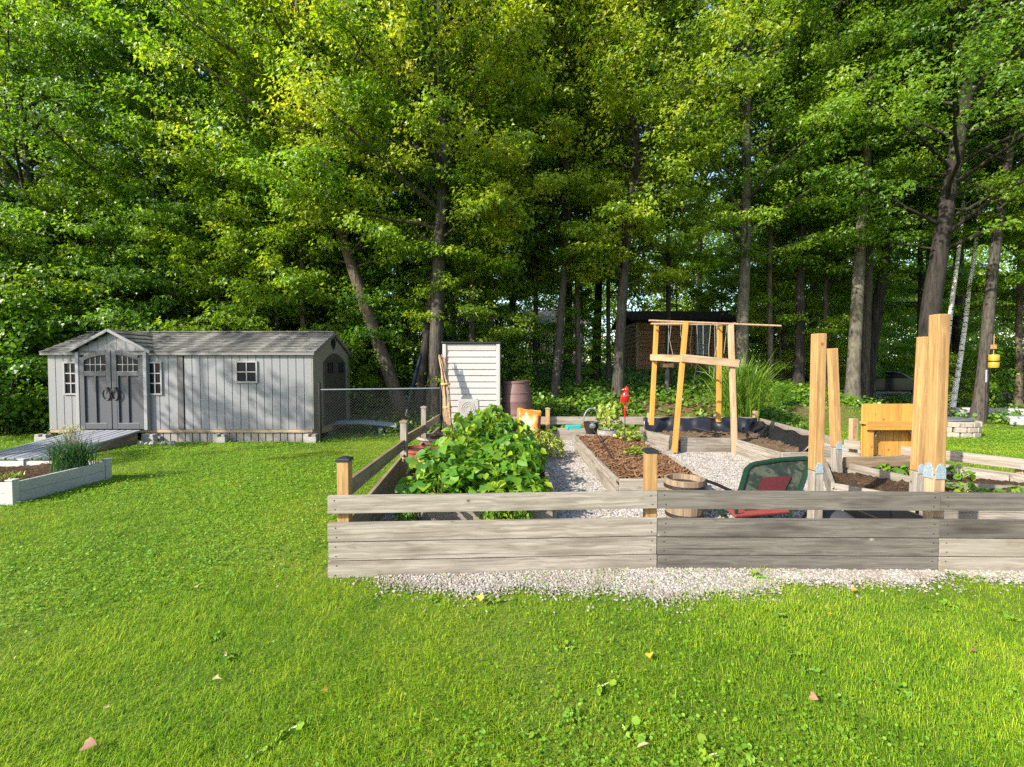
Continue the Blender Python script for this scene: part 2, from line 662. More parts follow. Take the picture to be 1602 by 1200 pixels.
def gravel_material():
    m, nt, bs = nmat("pale_gravel")
    g = N(nt, "ShaderNodeNewGeometry").outputs["Position"]
    vo = N(nt, "ShaderNodeTexVoronoi")
    vo.inputs["Scale"].default_value = 48
    nt.links.new(g, vo.inputs["Vector"])
    sp = N(nt, "ShaderNodeSeparateColor")
    nt.links.new(vo.outputs["Color"], sp.inputs[0])
    c = ramp(nt, sp.outputs[0], [(0, (.20, .19, .175)), (.35, (.36, .34, .31)), (.75, (.47, .45, .42)), (1, (.30, .25, .21))]).outputs[0]
    n1 = noise(nt, g, 3.0, 4)
    c = mixc(nt, ramp(nt, n1, [(.52, (0, 0, 0)), (.7, (.6, .6, .6))]).outputs[0], c, (.22, .18, .13))
    nt.links.new(c, bs.inputs["Base Color"])
    bs.inputs["Roughness"].default_value = .9
    h = mathn(nt, 'SUBTRACT', 1.0, vo.outputs["Distance"])
    bump(nt, bs, h, .8, .012)
    return m


GRAVEL = gravel_material()


def make_gravel():
    xs = np.linspace(-1.33, FX1, 160)
    v, f = [], []
    rows = 40
    for j in range(rows + 1):
        t = j / rows
        for x in xs:
            y0 = float(gravel_edge(x))
            y1 = 10.2
            v.append((x - .25 * t if x < -1.32 else x, y0 + (y1 - y0) * t, .006))
    n = len(xs)
    for j in range(rows):
        for i in range(n - 1):
            a = j * n + i
            f.append((a, a + 1, a + n + 1, a + n))
    me = np_mesh("gravel_path", np.array(v), [np.array(f)], mats=[GRAVEL], smooth=True)
    tag(nobj("gravel_path", me), kind='structure')


make_gravel()


def pebble_mat():
    m, nt, bs = nmat("pebbles")
    a = N(nt, "ShaderNodeAttribute", attribute_name="tint").outputs["Fac"]
    c = ramp(nt, a, [(0, (.13, .125, .12)), (.25, (.20, .185, .165)), (.7, (.36, .335, .30)), (.90, (.29, .235, .185)), (1, (.14, .11, .085))]).outputs[0]
    g = N(nt, "ShaderNodeNewGeometry").outputs["Position"]
    dirt = ramp(nt, noise(nt, g, 3.5, 5, .65), [(.46, (0, 0, 0)), (.68, (.75, .75, .75))]).outputs[0]
    c = mixc(nt, dirt, c, (.16, .125, .09))
    nt.links.new(c, bs.inputs["Base Color"])
    bs.inputs["Roughness"].default_value = .85
    return m


BEDS = []          # filled below with plan outlines where no pebble may lie


def inside_poly(x, y, poly):
    ins = np.zeros(len(x), bool)
    n = len(poly)
    for i in range(n):
        x0, y0 = poly[i][:2]
        x1, y1 = poly[(i + 1) % n][:2]
        c = ((y0 > y) != (y1 > y)) & (x < (x1 - x0) * (y - y0) / (y1 - y0 + 1e-12) + x0)
        ins ^= c
    return ins


def scatter_pebbles():
    rng = np.random.default_rng(11)
    # strip by the fence
    n = 52000
    x = rng.uniform(-1.3, 4.6, n)
    y = gravel_edge(x) - .10 * rng.exponential(.55, n) + rng.random(n) ** 1.0 * .62
    s = rng.uniform(.0035, .0085, n) * rng.choice([1, 1, 1.4], n)
    # paths
    n2 = 42000
    yy = (3.6 ** .5 + rng.random(n2) * (10.0 ** .5 - 3.6 ** .5)) ** 2
    xx = rng.uniform(-1.4, 5.8, n2)
    ss = rng.uniform(.006, .013, n2)
    x = np.concatenate([x, xx])
    y = np.concatenate([y, yy])
    s = np.concatenate([s, ss])
    ok = np.abs(x) < y * 1.16
    ok &= (x > -1.42 - .02 * y) | (y < 3.4)
    for b in BEDS:
        ok &= ~inside_poly(x, y, b)
    x, y, s = x[ok], y[ok], s[ok]
    n = len(x)
    ph = (1 + 5 ** .5) / 2
    ico = np.array([(-1, ph, 0), (1, ph, 0), (-1, -ph, 0), (1, -ph, 0), (0, -1, ph), (0, 1, ph), (0, -1, -ph), (0, 1, -ph), (ph, 0, -1), (ph, 0, 1), (-ph, 0, -1), (-ph, 0, 1)]) / 1.9
    fc = np.array([(0, 11, 5), (0, 5, 1), (0, 1, 7), (0, 7, 10), (0, 10, 11), (1, 5, 9), (5, 11, 4), (11, 10, 2), (10, 7, 6), (7, 1, 8), (3, 9, 4), (3, 4, 2), (3, 2, 6), (3, 6, 8), (3, 8, 9), (4, 9, 5), (2, 4, 11), (6, 2, 10), (8, 6, 7), (9, 8, 1)])
    V = ico[None] * rng.uniform(.65, 1.25, (n, 12, 1)) * rng.uniform(.7, 1.3, (n, 1, 3))
    V[:, :, 2] *= .75
    a = rng.uniform(0, 6.28, n)
    ca, sa = np.cos(a)[:, None], np.sin(a)[:, None]
    vx = V[:, :, 0] * ca - V[:, :, 1] * sa
    vy = V[:, :, 0] * sa + V[:, :, 1] * ca
    V = np.stack([vx, vy, V[:, :, 2]], -1) * s[:, None, None]
    V[:, :, 0] += x[:, None]
    V[:, :, 1] += y[:, None]
    V[:, :, 2] += (.006 + s * rng.uniform(.2, .7, n))[:, None]
    F = (fc[None] + (np.arange(n) * 12)[:, None, None]).reshape(-1, 3)
    t = np.repeat(rng.random(n), 20)
    me = np_mesh("gravel_stones", V, [F], [t], [pebble_mat()])
    tag(nobj("gravel_stones", me), "loose pale grey gravel stones on the garden paths and along the front fence", "gravel", kind='stuff')


# ------------------------------------------------------------------ lawn
def grass_mat():
    m, nt, bs = nmat("grass_blades")
    a = N(nt, "ShaderNodeAttribute", attribute_name="tint").outputs["Fac"]
    g = N(nt, "ShaderNodeNewGeometry").outputs["Position"]
    n1 = noise(nt, g, .75, 5, .65, .8)
    n2 = noise(nt, g, 5.5, 4, .6)
    t = mathn(nt, 'ADD', mathn(nt, 'MULTIPLY', a, .50), mathn(nt, 'ADD', mathn(nt, 'MULTIPLY', n1, .95), mathn(nt, 'MULTIPLY', n2, .35)))
    t = mathn(nt, 'SUBTRACT', t, .46, clamp=True)
    c = ramp(nt, t, [(.04, (.022, .085, .005)), (.28, (.095, .21, .008)), (.55, (.225, .345, .012)), (.82, (.40, .42, .04)), (1, (.54, .46, .16))]).outputs[0]
    nt.links.new(c, bs.inputs["Base Color"])
    bs.inputs["Roughness"].default_value = .6
    bs.inputs["Specular IOR Level"].default_value = .14
    tr = N(nt, "ShaderNodeBsdfTranslucent")
    sc = N(nt, "ShaderNodeVectorMath", operation='MULTIPLY')
    nt.links.new(c, sc.inputs[0])
    sc.inputs[1].default_value = (1.9, 1.75, .9)
    nt.links.new(sc.outputs[0], tr.inputs[0])
    mx = N(nt, "ShaderNodeMixShader")
    mx.inputs[0].default_value = .32
    nt.links.new(bs.outputs[0], mx.inputs[1])
    nt.links.new(tr.outputs[0], mx.inputs[2])
    nt.links.new(mx.outputs[0], nt.nodes["Material Output"].inputs[0])
    return m


GRASS = grass_mat()
SHED_X0, SHED_X1, SHED_Y0, SHED_Y1 = -9.94, -4.28, 9.75, 11.95
PLANTER = (-8.4, -5.72, 5.15, 6.45)


def lawn_ok(x, y, rng, thin=True):
    ok = ~in_garden(x, y)
    gy = gravel_edge(x)
    inside = (y > gy) & (y < front_y(x) + .05) & (x > -1.3) & (x < 6)
    tuft = np.sin(x * 7.3) * np.sin(x * 3.1 + 2) * .5 + .5
    ok &= ~(inside & (rng.random(len(x)) > .12 + .6 * tuft ** 2))
    near = (np.abs(y - gy) < .14) & (x > -1.3) & (y <= gy)
    ok &= ~(near & (rng.random(len(x)) > .55))
    ok &= ~((x > SHED_X0 - .02) & (x < SHED_X1 + .02) & (y > SHED_Y0 - .03) & (y < SHED_Y1))
    ok &= ~((x > PLANTER[0]) & (x < PLANTER[1]) & (y > PLANTER[2]) & (y < PLANTER[3]))
    ok &= ~((x > -9.3) & (x < -7.75) & (y > 7.75) & (y < 9.8))
    lim = np.where(x < -4, 12.8, np.where(x < 6, 12.0, 14.2))
    ok &= y < lim + rng.normal(0, .5, len(x))
    return ok


def scatter_grass():
    rng = np.random.default_rng(5)
    n = 1050000
    y0, y1 = 1.45, 14.5
    y = (y0 ** .5 + rng.random(n) * (y1 ** .5 - y0 ** .5)) ** 2
    x = rng.uniform(-1, 1, n) * (1.2 * y + 1.5)
    ok = lawn_ok(x, y, rng)
    # grass in tufts: thin the sward by a coarse random field
    x, y = x[ok], y[ok]
    n = len(x)
    z = terrain(x, y)
    cell = np.sin(x * 2.1 + 1.3 * np.sin(y * 1.7)) * np.sin(y * 2.6 + np.sin(x * 1.9)) * .5 + .5
    fine = np.sin(x * 9.1 + 2 * np.sin(y * 7.7)) * np.sin(y * 11.3 + 1.4 * np.sin(x * 8.3)) * .5 + .5
    H = rng.gamma(5, .0052, n) * (.62 + .45 * cell + .45 * fine) * np.interp(y, [1.5, 4, 9], [.88, .88, .7])
    H = np.clip(H, .010, .07)
    wd = np.maximum(.0024, y * .00062) * rng.uniform(.7, 1.4, n)
    az = rng.uniform(0, 2 * np.pi, n) 
    flow = 1.2 * np.sin(x * 1.3 + y * .7) + 2.2
    az = np.where(rng.random(n) < .45, flow + rng.normal(0, .7, n), az)
    d = np.stack([np.cos(az), np.sin(az), np.zeros(n)], -1)
    sd = np.stack([-np.sin(az), np.cos(az), np.zeros(n)], -1)
    lean = rng.uniform(.3, 1.5, n)
    p = np.stack([x, y, z - .003], -1)
    up = np.array([0, 0, 1.0])
    m1 = p + up * (H * .62)[:, None] + d * (H * lean * .32)[:, None]
    tp = p + up * (H * np.clip(1.12 - .45 * lean, .45, 1))[:, None] + d * (H * lean * .95)[:, None]
    w = wd[:, None] * .5
    V = np.stack([p - sd * w, p + sd * w, m1 - sd * w * .8, m1 + sd * w * .8, tp], 1)
    b = np.arange(n) * 5
    Q = np.stack([b, b + 1, b + 3, b + 2], -1)
    T = np.stack([b + 2, b + 3, b + 4], -1)
    t = np.clip(rng.beta(2.2, 2.2, n) + .12 * (fine - .5), 0, 1)
    t = np.where(rng.random(n) < .05, 1.1, t)
    t = np.where(rng.random(n) < .06, -.25, t)
    gp = [(V.reshape(-1, 3), [Q, T])]
    tints = {4: [t], 3: [t]}
    mid = {4: [np.zeros(n)], 3: [np.zeros(n)]}
    # clover and broad weeds among the grass: small leaves held flat
    nc = 120000
    y = (1.5 ** .6 + rng.random(nc) * (12.0 ** .6 - 1.5 ** .6)) ** (1 / .6)
    x = rng.uniform(-1.2, 1.2, nc) * y
    patch = np.sin(x * 1.15 + 1.9 * np.sin(y * .8 + .5)) + np.sin(y * 1.6 - .8 * x + .7) + 1.5 * sstep(-.6, -3.2, x) * sstep(2.2, 4, y) + rng.normal(0, .6, nc)
    ok = lawn_ok(x, y, rng) & (patch > .75)
    x, y = x[ok], y[ok]
    nc = len(x)
    z = terrain(x, y) + rng.uniform(.012, .045, nc)
    s = rng.uniform(.008, .017, nc) * (.75 + .16 * y)
    az = rng.uniform(0, 6.28, nc)
    D = np.stack([np.cos(az), np.sin(az), rng.normal(0, .3, nc)], -1)
    Nn = np.stack([rng.normal(-.1, .32, nc), rng.normal(-.15, .32, nc), np.ones(nc)], -1)
    lv, lf = leaf_geo(np.stack([x, y, z], -1), Nn, D, s, 'round')
    tl = np.clip(rng.normal(.45, .2, nc), 0, 1)
    gp.append((lv, [lf]))
    k = lf.shape[1]
    tints.setdefault(k, []).append(np.repeat(tl, len(lf) // nc))
    mid.setdefault(k, []).append(np.ones(len(lf)))
    v, fs = join(gp)
    me = np_mesh("lawn_grass", v, fs, [np.concatenate(tints[f.shape[1]]) for f in fs], [GRASS, CLOVER], midx=[np.concatenate(mid[f.shape[1]]) for f in fs])
    tag(nobj("lawn_grass", me), "short bright green mown grass and clover covering the lawn", "grass", kind='stuff')


LEAFSHAPE = {
    'lobed': (np.array([(0, 0, 0), (.55, .30, .12), (.21, .47, .03), (0, 1.02, -.10), (-.21, .47, .03), (-.55, .30, .12)]), [(0, 1, 2, 3), (0, 3, 4, 5)]),
    'kite': (np.array([(0, 0, 0), (.40, .40, .10), (0, 1, -.06), (-.40, .40, .10)]), [(0, 1, 2), (0, 2, 3)]),
    'maple': (np.array([(0, 0, 0), (.36, -.02, .05), (.60, .44, .12), (.26, .50, .05), (0, 1.02, -.10), (-.26, .50, .05), (-.60, .44, .12), (-.36, -.02, .05)]),
              [(0, 1, 2, 3, 4), (0, 4, 5, 6, 7)]),
    'heart': (np.array([(0, 0, 0), (.34, -.14, .08), (.56, .22, .15), (.36, .66, .06), (0, 1.05, -.18), (-.36, .66, .06), (-.56, .22, .15), (-.34, -.14, .08), (0, .5, 0)]),
              [(0, 1, 2, 8), (8, 2, 3, 4), (0, 8, 6, 7), (8, 4, 5, 6)]),
    'round': (np.array([(0, 0, 0), (.42, .25, .05), (.40, .75, .05), (0, 1, 0), (-.40, .75, .05), (-.42, .25, .05)]), [(0, 1, 2, 3), (0, 3, 4, 5)]),
    'lance': (np.array([(0, 0, 0), (.16, .3, .05), (.12, .7, 0), (0, 1, -.14), (-.12, .7, 0), (-.16, .3, .05)]), [(0, 1, 2, 3), (0, 3, 4, 5)]),
}


def leaf_geo(P, Nn, D, s, shape):
    sh, fc = LEAFSHAPE[shape]
    D = norm(D)
    Nn = norm(Nn - D * np.sum(Nn * D, -1, keepdims=True))
    B = np.cross(D, Nn)
    s = np.broadcast_to(np.asarray(s, float), (len(P),))
    V = P[:, None] + s[:, None, None] * (sh[None, :, 0:1] * B[:, None] + sh[None, :, 1:2] * D[:, None] + sh[None, :, 2:3] * Nn[:, None])
    k = len(sh)
    F = (np.array(fc)[None] + (np.arange(len(P)) * k)[:, None, None]).reshape(-1, len(fc[0]))
    return V.reshape(-1, 3), F


L_YEL = leafmat("leaves_yellow_green", [(0, (.065, .15, .010)), (.35, (.14, .255, .012)), (.7, (.27, .35, .018)), (.93, (.40, .39, .03)), (1, (.46, .22, .02))], .48)
L_GRN = leafmat("leaves_fresh_green", [(0, (.040, .115, .010)), (.4, (.095, .20, .012)), (.75, (.19, .30, .016)), (1, (.32, .37, .02))], .48)
L_DRK = leafmat("leaves_deep_green", [(0, (.028, .085, .010)), (.45, (.068, .155, .013)), (.8, (.125, .23, .015)), (1, (.24, .31, .02))], .48)
L_MIX = leafmat("leaves_mid_green", [(0, (.050, .125, .010)), (.4, (.115, .225, .012)), (.75, (.22, .32, .016)), (1, (.36, .38, .02))], .48)
L_BEAN = leafmat("bean_leaves", [(0, (.026, .095, .012)), (.45, (.085, .20, .015)), (.8, (.25, .34, .02)), (1, (.50, .42, .03))], .34, .5, spec=.3)
L_HERB = leafmat("herb_leaves", [(0, (.08, .16, .02)), (.6, (.24, .31, .03)), (1, (.42, .38, .05))], .3)
L_REED = leafmat("reed_leaves", [(0, (.05, .13, .015)), (.6, (.16, .28, .025)), (1, (.42, .46, .12))], .3)
L_CHIVE = leafmat("chive_leaves", [(0, (.018, .065, .02)), (.6, (.04, .115, .03)), (1, (.10, .18, .06))], .25)
CLOVER = leafmat("clover_leaves", [(0, (.05, .14, .010)), (.5, (.125, .25, .016)), (1, (.26, .37, .035))], .3, .55, spec=.25)
L_FLOOR = leafmat("undergrowth_leaves", [(0, (.03, .09, .009)), (.5, (.09, .18, .013)), (.85, (.20, .27, .02)), (1, (.36, .30, .03))], .3)

BK_GREY = bark("bark_grey_brown", (.022, .019, .015), (.088, .077, .062))
BK_DARK = bark("bark_dark_furrowed", (.005, .0045, .004), (.042, .036, .030), scale=(7, 7, .8))
BK_PALE = bark("bark_pale_grey", (.045, .040, .030), (.125, .112, .088), scale=(6, 6, 2.2), moss=(.17, .16, .10))
BK_WARM = bark("bark_warm_brown", (.040, .030, .021), (.14, .11, .082))
BK_BIRCH = bark("bark_white_birch", (.46, .45, .42), (.66, .65, .61), scale=(3, 3, 6), bands=(.05, .045, .04))


# ------------------------------------------------------------------ trees
def grow(seed, H=14, base=.3, R_=3.5, r0=.2, axis=None, nprim=50, ntwig=11, nleaf=60, leaf=.095, shape='lobed', bias=(0, 0), droop=.45,
         pitch=(22, 66), low=.62, top=.35, spread=(.26, .085), gap=.12):
    """trunk with limbs and twigs, and a crown of leaves in flat sprays; local coordinates, base at the origin"""
    rng = np.random.default_rng(seed)
    if axis is None:
        axis = [(0, 0), (rng.normal(0, .25), rng.normal(0, .25))]
    axis = np.array(axis, float)
    if axis.shape[1] == 3:
        ta, xa, ya = axis[:, 2] / H, axis[:, 0], axis[:, 1]
    else:
        ta, xa, ya = np.linspace(0, 1, len(axis)), axis[:, 0], axis[:, 1]
    k = 16
    tt = np.linspace(0, 1, k)
    wob = np.cumsum(rng.normal(0, .018 * H / 14, (k, 2)), 0) * np.minimum(1, tt * 4)[:, None]

    def trunk_at(t):
        w = np.stack([np.interp(t, tt, wob[:, 0]), np.interp(t, tt, wob[:, 1])], -1)
        return np.stack([np.interp(t, ta, xa) + w[..., 0], np.interp(t, ta, ya) + w[..., 1], t * H], -1)

    def rad_at(t):
        return r0 * ((1 - t) ** .85 * .93 + .05) * (1 + .38 * np.exp(-t * H / .35))
    tf = np.concatenate([[-.02, 0, .015, .04], np.linspace(.08, 1, 22)])
    tp = trunk_at(np.clip(tf, 0, 1))
    tp[0, 2] = -.35
    parts = [tubes(tp[None], rad_at(np.clip(tf, 0, 1))[None], 10)]
    # primaries
    i = np.arange(nprim)
    rel = ((i + rng.random(nprim)) / nprim) ** .92
    t = base + (1 - base) * rel * .985
    az = i * 2.39996 + rng.normal(0, .35, nprim)
    prof = np.where(rel < .35, low + (1 - low) * rel / .35, 1 - (1 - top) * ((rel - .35) / .65) ** 1.6)
    L = R_ * prof * rng.uniform(.68, 1.12, nprim)
    L = L * (1 + bias[0] * np.cos(az) + bias[1] * np.sin(az))
    pt = np.radians(pitch[0] + (pitch[1] - pitch[0]) * rel ** 1.2 + rng.normal(0, 7, nprim))
    s0 = trunk_at(t)
    m = 7
    q = np.linspace(0, 1, m)
    P = np.zeros((nprim, m, 3))
    P[:, 0] = s0
    for j in range(1, m):
        pj = pt - np.radians(30) * droop * q[j] + rng.normal(0, .07, nprim)
        aj = az + rng.normal(0, .12, nprim)
        dvec = np.stack([np.cos(pj) * np.cos(aj), np.cos(pj) * np.sin(aj), np.sin(pj)], -1)
        P[:, j] = P[:, j - 1] + dvec * (L / (m - 1))[:, None]
    rb = np.minimum(rad_at(t) * .5, .010 + .0125 * L)
    Rp = rb[:, None] * (1 - .86 * q)[None]
    parts.append(tubes(P, Rp, 5))
    # twigs along each primary
    nt_ = nprim * ntwig
    pi = np.repeat(np.arange(nprim), ntwig)
    s = np.clip(rng.beta(1.5, 1.05, nt_) * .84 + .16, 0, .99)
    if gap:
        keep = rng.random(nt_) > gap
        pi, s = pi[keep], s[keep]
        nt_ = len(pi)
    fj = s * (m - 1)
    j0 = np.minimum(fj.astype(int), m - 2)
    fr = (fj - j0)[:, None]
    st = P[pi, j0] * (1 - fr) + P[pi, j0 + 1] * fr
    bd = norm(P[pi, j0 + 1] - P[pi, j0])
    ang = rng.choice([-1, 1], nt_) * np.radians(rng.uniform(18, 75, nt_))
    ca, sa = np.cos(ang), np.sin(ang)
    td = np.stack([bd[:, 0] * ca - bd[:, 1] * sa, bd[:, 0] * sa + bd[:, 1] * ca, bd[:, 2] * .6 + rng.normal(.02, .2, nt_)], -1)
    td = norm(td)
    tl = (L[pi] * .36 * (1.25 - .7 * s) + .22) * rng.uniform(.6, 1.25, nt_)
    qq = np.array([0, .5, 1.0])
    TP = st[:, None] + td[:, None] * (tl[:, None] * qq[None])[:, :, None]
    TP[:, :, 2] -= (.14 * tl)[:, None] * qq[None] ** 2
    parts.append(tubes(TP, np.array([.008, .005, .0025])[None] * np.ones((nt_, 1)), 3))
    v, fs = join(parts)
    tm = np_mesh("trunk", v, fs, smooth=True)
    # leaves
    li = np.repeat(np.arange(nt_), nleaf)
    nl = len(li)
    qv = rng.beta(1.6, 1.0, nl)
    c = st[li] + td[li] * (tl[li] * qv * 1.08)[:, None]
    c[:, 2] -= .14 * tl[li] * qv ** 2
    sp = np.minimum(tl[li] * .5, spread[0])[:, None]
    off = rng.normal(0, 1, (nl, 3)) * np.concatenate([sp, sp, np.full((nl, 1), spread[1])], 1) * .6
    pos = c + off
    out = norm(np.stack([td[li, 0], td[li, 1], td[li, 2] * 0], -1) * .8 + off * 1.5 / (sp + .01))
    D = norm(out * .7 + rng.normal(0, .5, (nl, 3)) + np.array([0, 0, -.6]))
    Nn = np.array([-.16, -.28, .9]) + out * .5 + rng.normal(0, .42, (nl, 3))
    sz = leaf * rng.uniform(.5, 1.35, nl)
    lv, lf = leaf_geo(pos, Nn, D, sz, shape)
    tint_t = rng.normal(0, .17, nt_)
    tint = np.clip(.5 + tint_t[li] + rng.normal(0, .12, nl), 0, 1)
    tint = np.where(rng.random(nl) < .012, 1.0, tint)
    lm = np_mesh("crown", lv, [lf], [np.repeat(tint, 2)])
    return tm, lm


def plant_tree(meshes, name, label, loc, rot, scale, bk, lf, group=None, cat="tree"):
    root = thing(name, label, cat, loc, rot, group)
    root.scale = (scale, scale, scale)
    for me, nm, mt in ((meshes[0], "trunk", bk), (meshes[1], "crown", lf)):
        o = nobj(nm, me, root)
        if not me.materials:
            me.materials.append(mt)
        o.material_slots[0].link = 'OBJECT'
        o.material_slots[0].material = mt
    return root


def gx(px, Y):
    return (px - 801) / FPX * Y

# ------------------------------------------------------------------ storage shed
def shingle_mat():
    m, nt, bs = nmat("shingles")
    uv = N(nt, "ShaderNodeUVMap", uv_map="UVMap").outputs[0]
    br = N(nt, "ShaderNodeTexBrick")
    nt.links.new(uv, br.inputs["Vector"])
    br.inputs["Color1"].default_value = (.042, .041, .041, 1)
    br.inputs["Color2"].default_value = (.068, .065, .063, 1)
    br.inputs["Mortar"].default_value = (.035, .033, .03, 1)
    br.inputs["Scale"].default_value = 1.0
    br.inputs["Mortar Size"].default_value = .006
    br.inputs["Brick Width"].default_value = .24
    br.inputs["Row Height"].default_value = .13
    n1 = noise(nt, uv, 3.2, 4)
    c = mixc(nt, ramp(nt, n1, [(.45, (0, 0, 0)), (.65, (.7, .7, .7))]).outputs[0], br.outputs["Color"], (.33, .31, .275))
    n2 = noise(nt, uv, 90, 3)
    c = mixc(nt, .35, c, ramp(nt, n2, [(.3, (.035, .035, .035)), (.7, (.16, .15, .14))]).outputs[0])
    nt.links.new(c, bs.inputs["Base Color"])
    bs.inputs["Roughness"].default_value = .7
    bump(nt, bs, n2, .3, .004)
    return m


SHINGLE = shingle_mat()


def slab(mb, a, b, c, d, th, r=.5):
    """roof slab: a-b the eave, c-d the ridge end points (a under d, b under c)"""
    a, b, c, d = (Vector(p) for p in (a, b, c, d))
    n = (b - a).cross(d - a).normalized()
    up = n * th if n.z > 0 else -n * th
    vs = [a, b, c, d, a + up, b + up, c + up, d + up]
    w = (b - a).length
    h = (d - a).length
    o = Vector((a.x, 0, 0))
    e = (b - a).normalized()
    uvs = [((p - a).dot(e) + a.x, (p - a).dot((d - a).normalized())) for p in vs]
    q = [[4, 5, 6, 7], [0, 3, 2, 1], [0, 1, 5, 4], [1, 2, 6, 5], [2, 3, 7, 6], [3, 0, 4, 7]]
    if n.z < 0:
        q = [list(reversed(k)) for k in q]
    mb.quads(vs, q, r=r, uvs=uvs)


def make_shed():
    x0, x1, y0, y1 = SHED_X0, SHED_X1, SHED_Y0, SHED_Y1
    zf, ze, zr = .27, 1.93, 2.42
    ym = (y0 + y1) / 2
    root = thing("storage_shed", "long grey resin garden shed with slate grey double doors under a gabled porch", "shed", ((x0 + x1) / 2, ym, 0))
    # walls: dark core, boards with open seams on the front
    w = MB()
    w.box(((x0 + x1) / 2, ym, (zf + ze) / 2), (x1 - x0 - .06, y1 - y0 - .06, ze - zf), r=.5)
    dl, dr = -9.24, -7.78          # door opening
    bw = .1765
    segs = [(x0, dl - .03), (dr + .03, -7.16), (-7.02, x1)]
    for (a, b) in segs:
        n = max(1, round((b - a) / bw))
        s = (b - a) / n
        for i in range(n):
            w.box((a + s * (i + .5), y0 + .016, (zf + ze) / 2), (s - .011, .04, ze - zf - .004), r=.5)
    w.build("wall", SHEDM, root, bevel=.003)
    g = MB()
    # right gable end wall
    g.prism([(x1 - .03, y0 + .0, zf + .001), (x1 - .03, y1, zf + .001), (x1 - .03, y1, ze), (x1 - .03, ym, zr - .02), (x1 - .03, y0 + .0, ze)], (.05, 0, 0), r=.5)
    g.build("gable_wall", SHED_G, root, bevel=.004)
    g = MB()
    g.prism([(x0 + .03, y0 + .04, zf + .001), (x0 + .03, y1, zf + .001), (x0 + .03, y1, ze), (x0 + .03, ym, zr - .02), (x0 + .03, y0 + .04, ze)], (-.03, 0, 0), r=.5)
    g.build("gable_wall", SHED_G, root, bevel=.004)
    d = MB()
    d.box((-7.09, y0 + .004, (zf + ze) / 2), (.115, .05, ze - zf), r=.2)
    d.build("joint_strip", plain("dark_grey_strip", (.10, .092, .088), .6), root, bevel=.006)
    # side door with arched top in the gable
    sd = MB()
    ya, yb = y0 + .52, y1 - .38
    pts = [(x1 + .022, ya, zf + .03), (x1 + .022, yb, zf + .03), (x1 + .022, yb, 1.72)]
    for k in range(1, 10):
        t = k / 10
        pts.append((x1 + .022, yb + (ya - yb) * t, 1.72 + .22 * math.sin(math.pi * t)))
    pts.append((x1 + .022, ya, 1.72))
    sd.prism(pts, (.03, 0, 0), r=.5)
    side = sd.build("side_door", OLIVE, root, bevel=.006, label="dark olive arched door in the shaded gable end")
    for k, yy in enumerate((ya + .2, ya + .32, ya + .44, yb - .44, yb - .32, yb - .2)):
        pv = MB()
        pv.box((x1 + .055, yy, 1.60), (.012, .06, .26), r=.5)
        o = pv.build("pane", GLASS, None, world=False)
        o.parent = side
        o.data.transform(Matrix.Translation(-Vector(root.location)))
    vt = MB()
    vt.prism([(x1 + .022, ym - .13, 2.16), (x1 + .022, ym + .13, 2.16), (x1 + .022, ym + .13, 2.22), (x1 + .022, ym, 2.33), (x1 + .022, ym - .13, 2.22)], (.02, 0, 0))
    vt.prism([(x1 + .022, ym - .13, 2.155), (x1 + .022, ym + .13, 2.155), (x1 + .022, ym, 2.02)], (.02, 0, 0))
    vt.build("gable_vent", BLACKP, root)
    # main roof
    ov = .07
    rf = MB()
    rise = (zr - ze) / (ym - y0)
    zE = ze - ov * rise + .012
    ry0, ry1 = y0 - ov, y1 + ov
    rows = 8
    for i in range(rows):
        t0, t1 = i / rows, (i + 1) / rows
        for s in (0, 1):
            ya_, yb_ = (ry0 + (ym - ry0) * t0, ry0 + (ym - ry0) * t1 + .015) if s == 0 else (ry1 + (ym - ry1) * t0, ry1 + (ym - ry1) * t1 - .015)
            za_, zb_ = zE + (zr - zE) * t0 + .012, zE + (zr - zE) * t1 - .004
            slab(rf, (x0 - .11, ya_, za_), (x1 + .08, ya_, za_), (x1 + .08, yb_, zb_), (x0 - .11, yb_, zb_), .022)
    rf.box(((x0 + x1) / 2 - .015, ym, zr + .03), (x1 - x0 + .18, .16, .03), r=.6)
    rf.build("roof", SHINGLE, root)
    fa = MB()
    fa.box(((x0 + x1) / 2 - .015, ry0 + .012, zE - .02), (x1 - x0 + .17, .024, .055), r=.5)
    for s in (0, 1):
        ye = ry0 if s == 0 else ry1
        fa.bar((x1 + .07, ye, zE - .018), (x1 + .07, ym, zr - .03), .03, .06)
    fa.build("eave_trim", plain("roof_trim", (.19, .185, .18), .6), root, bevel=.004)
    # porch gable over the doors
    px, hw = -8.51, .83
    pz0, pz1 = 1.955, 2.40
    pf = y0 - .14
    pw = MB()
    pw.prism([(px - .73, pf + .10, 1.90), (px + .73, pf + .10, 1.90), (px + .73, pf + .10, 1.98), (px, pf + .10, pz1 - .04), (px - .73, pf + .10, 1.98)], (0, .9, 0), r=.5)
    for k in range(-3, 4):
        h = (pz1 - .05 - 1.99) * (1 - abs(k * .2) / .80)
        if h > .05:
            pw.box((px + k * .2, pf + .094, 1.92 + (h + .06) / 2), (.192, .014, h + .06), r=.5)
    pw.build("porch_gable", SHEDM, root)
    pr = MB()
    yb_ = ym + .02
    for s in (-1, 1):
        for i in range(5):
            t0, t1 = i / 5, (i + 1) / 5
            xa, xb = px + s * hw * 1.06 * (1 - t0), px + s * hw * 1.06 * (1 - t1) - s * .01
            za, zb = pz0 - .03 + (pz1 - pz0 + .03) * t0 + .01, pz0 - .03 + (pz1 - pz0 + .03) * t1
            a = (xa, pf, za)
            b = (xa, yb_ - .4 * (1 - t0), za)
            c = (xb, yb_ - .4 * (1 - t1), zb)
            d_ = (xb, pf, zb)
            slab(pr, a, b, c, d_, .02)
    pr.build("porch_roof", SHINGLE, root)
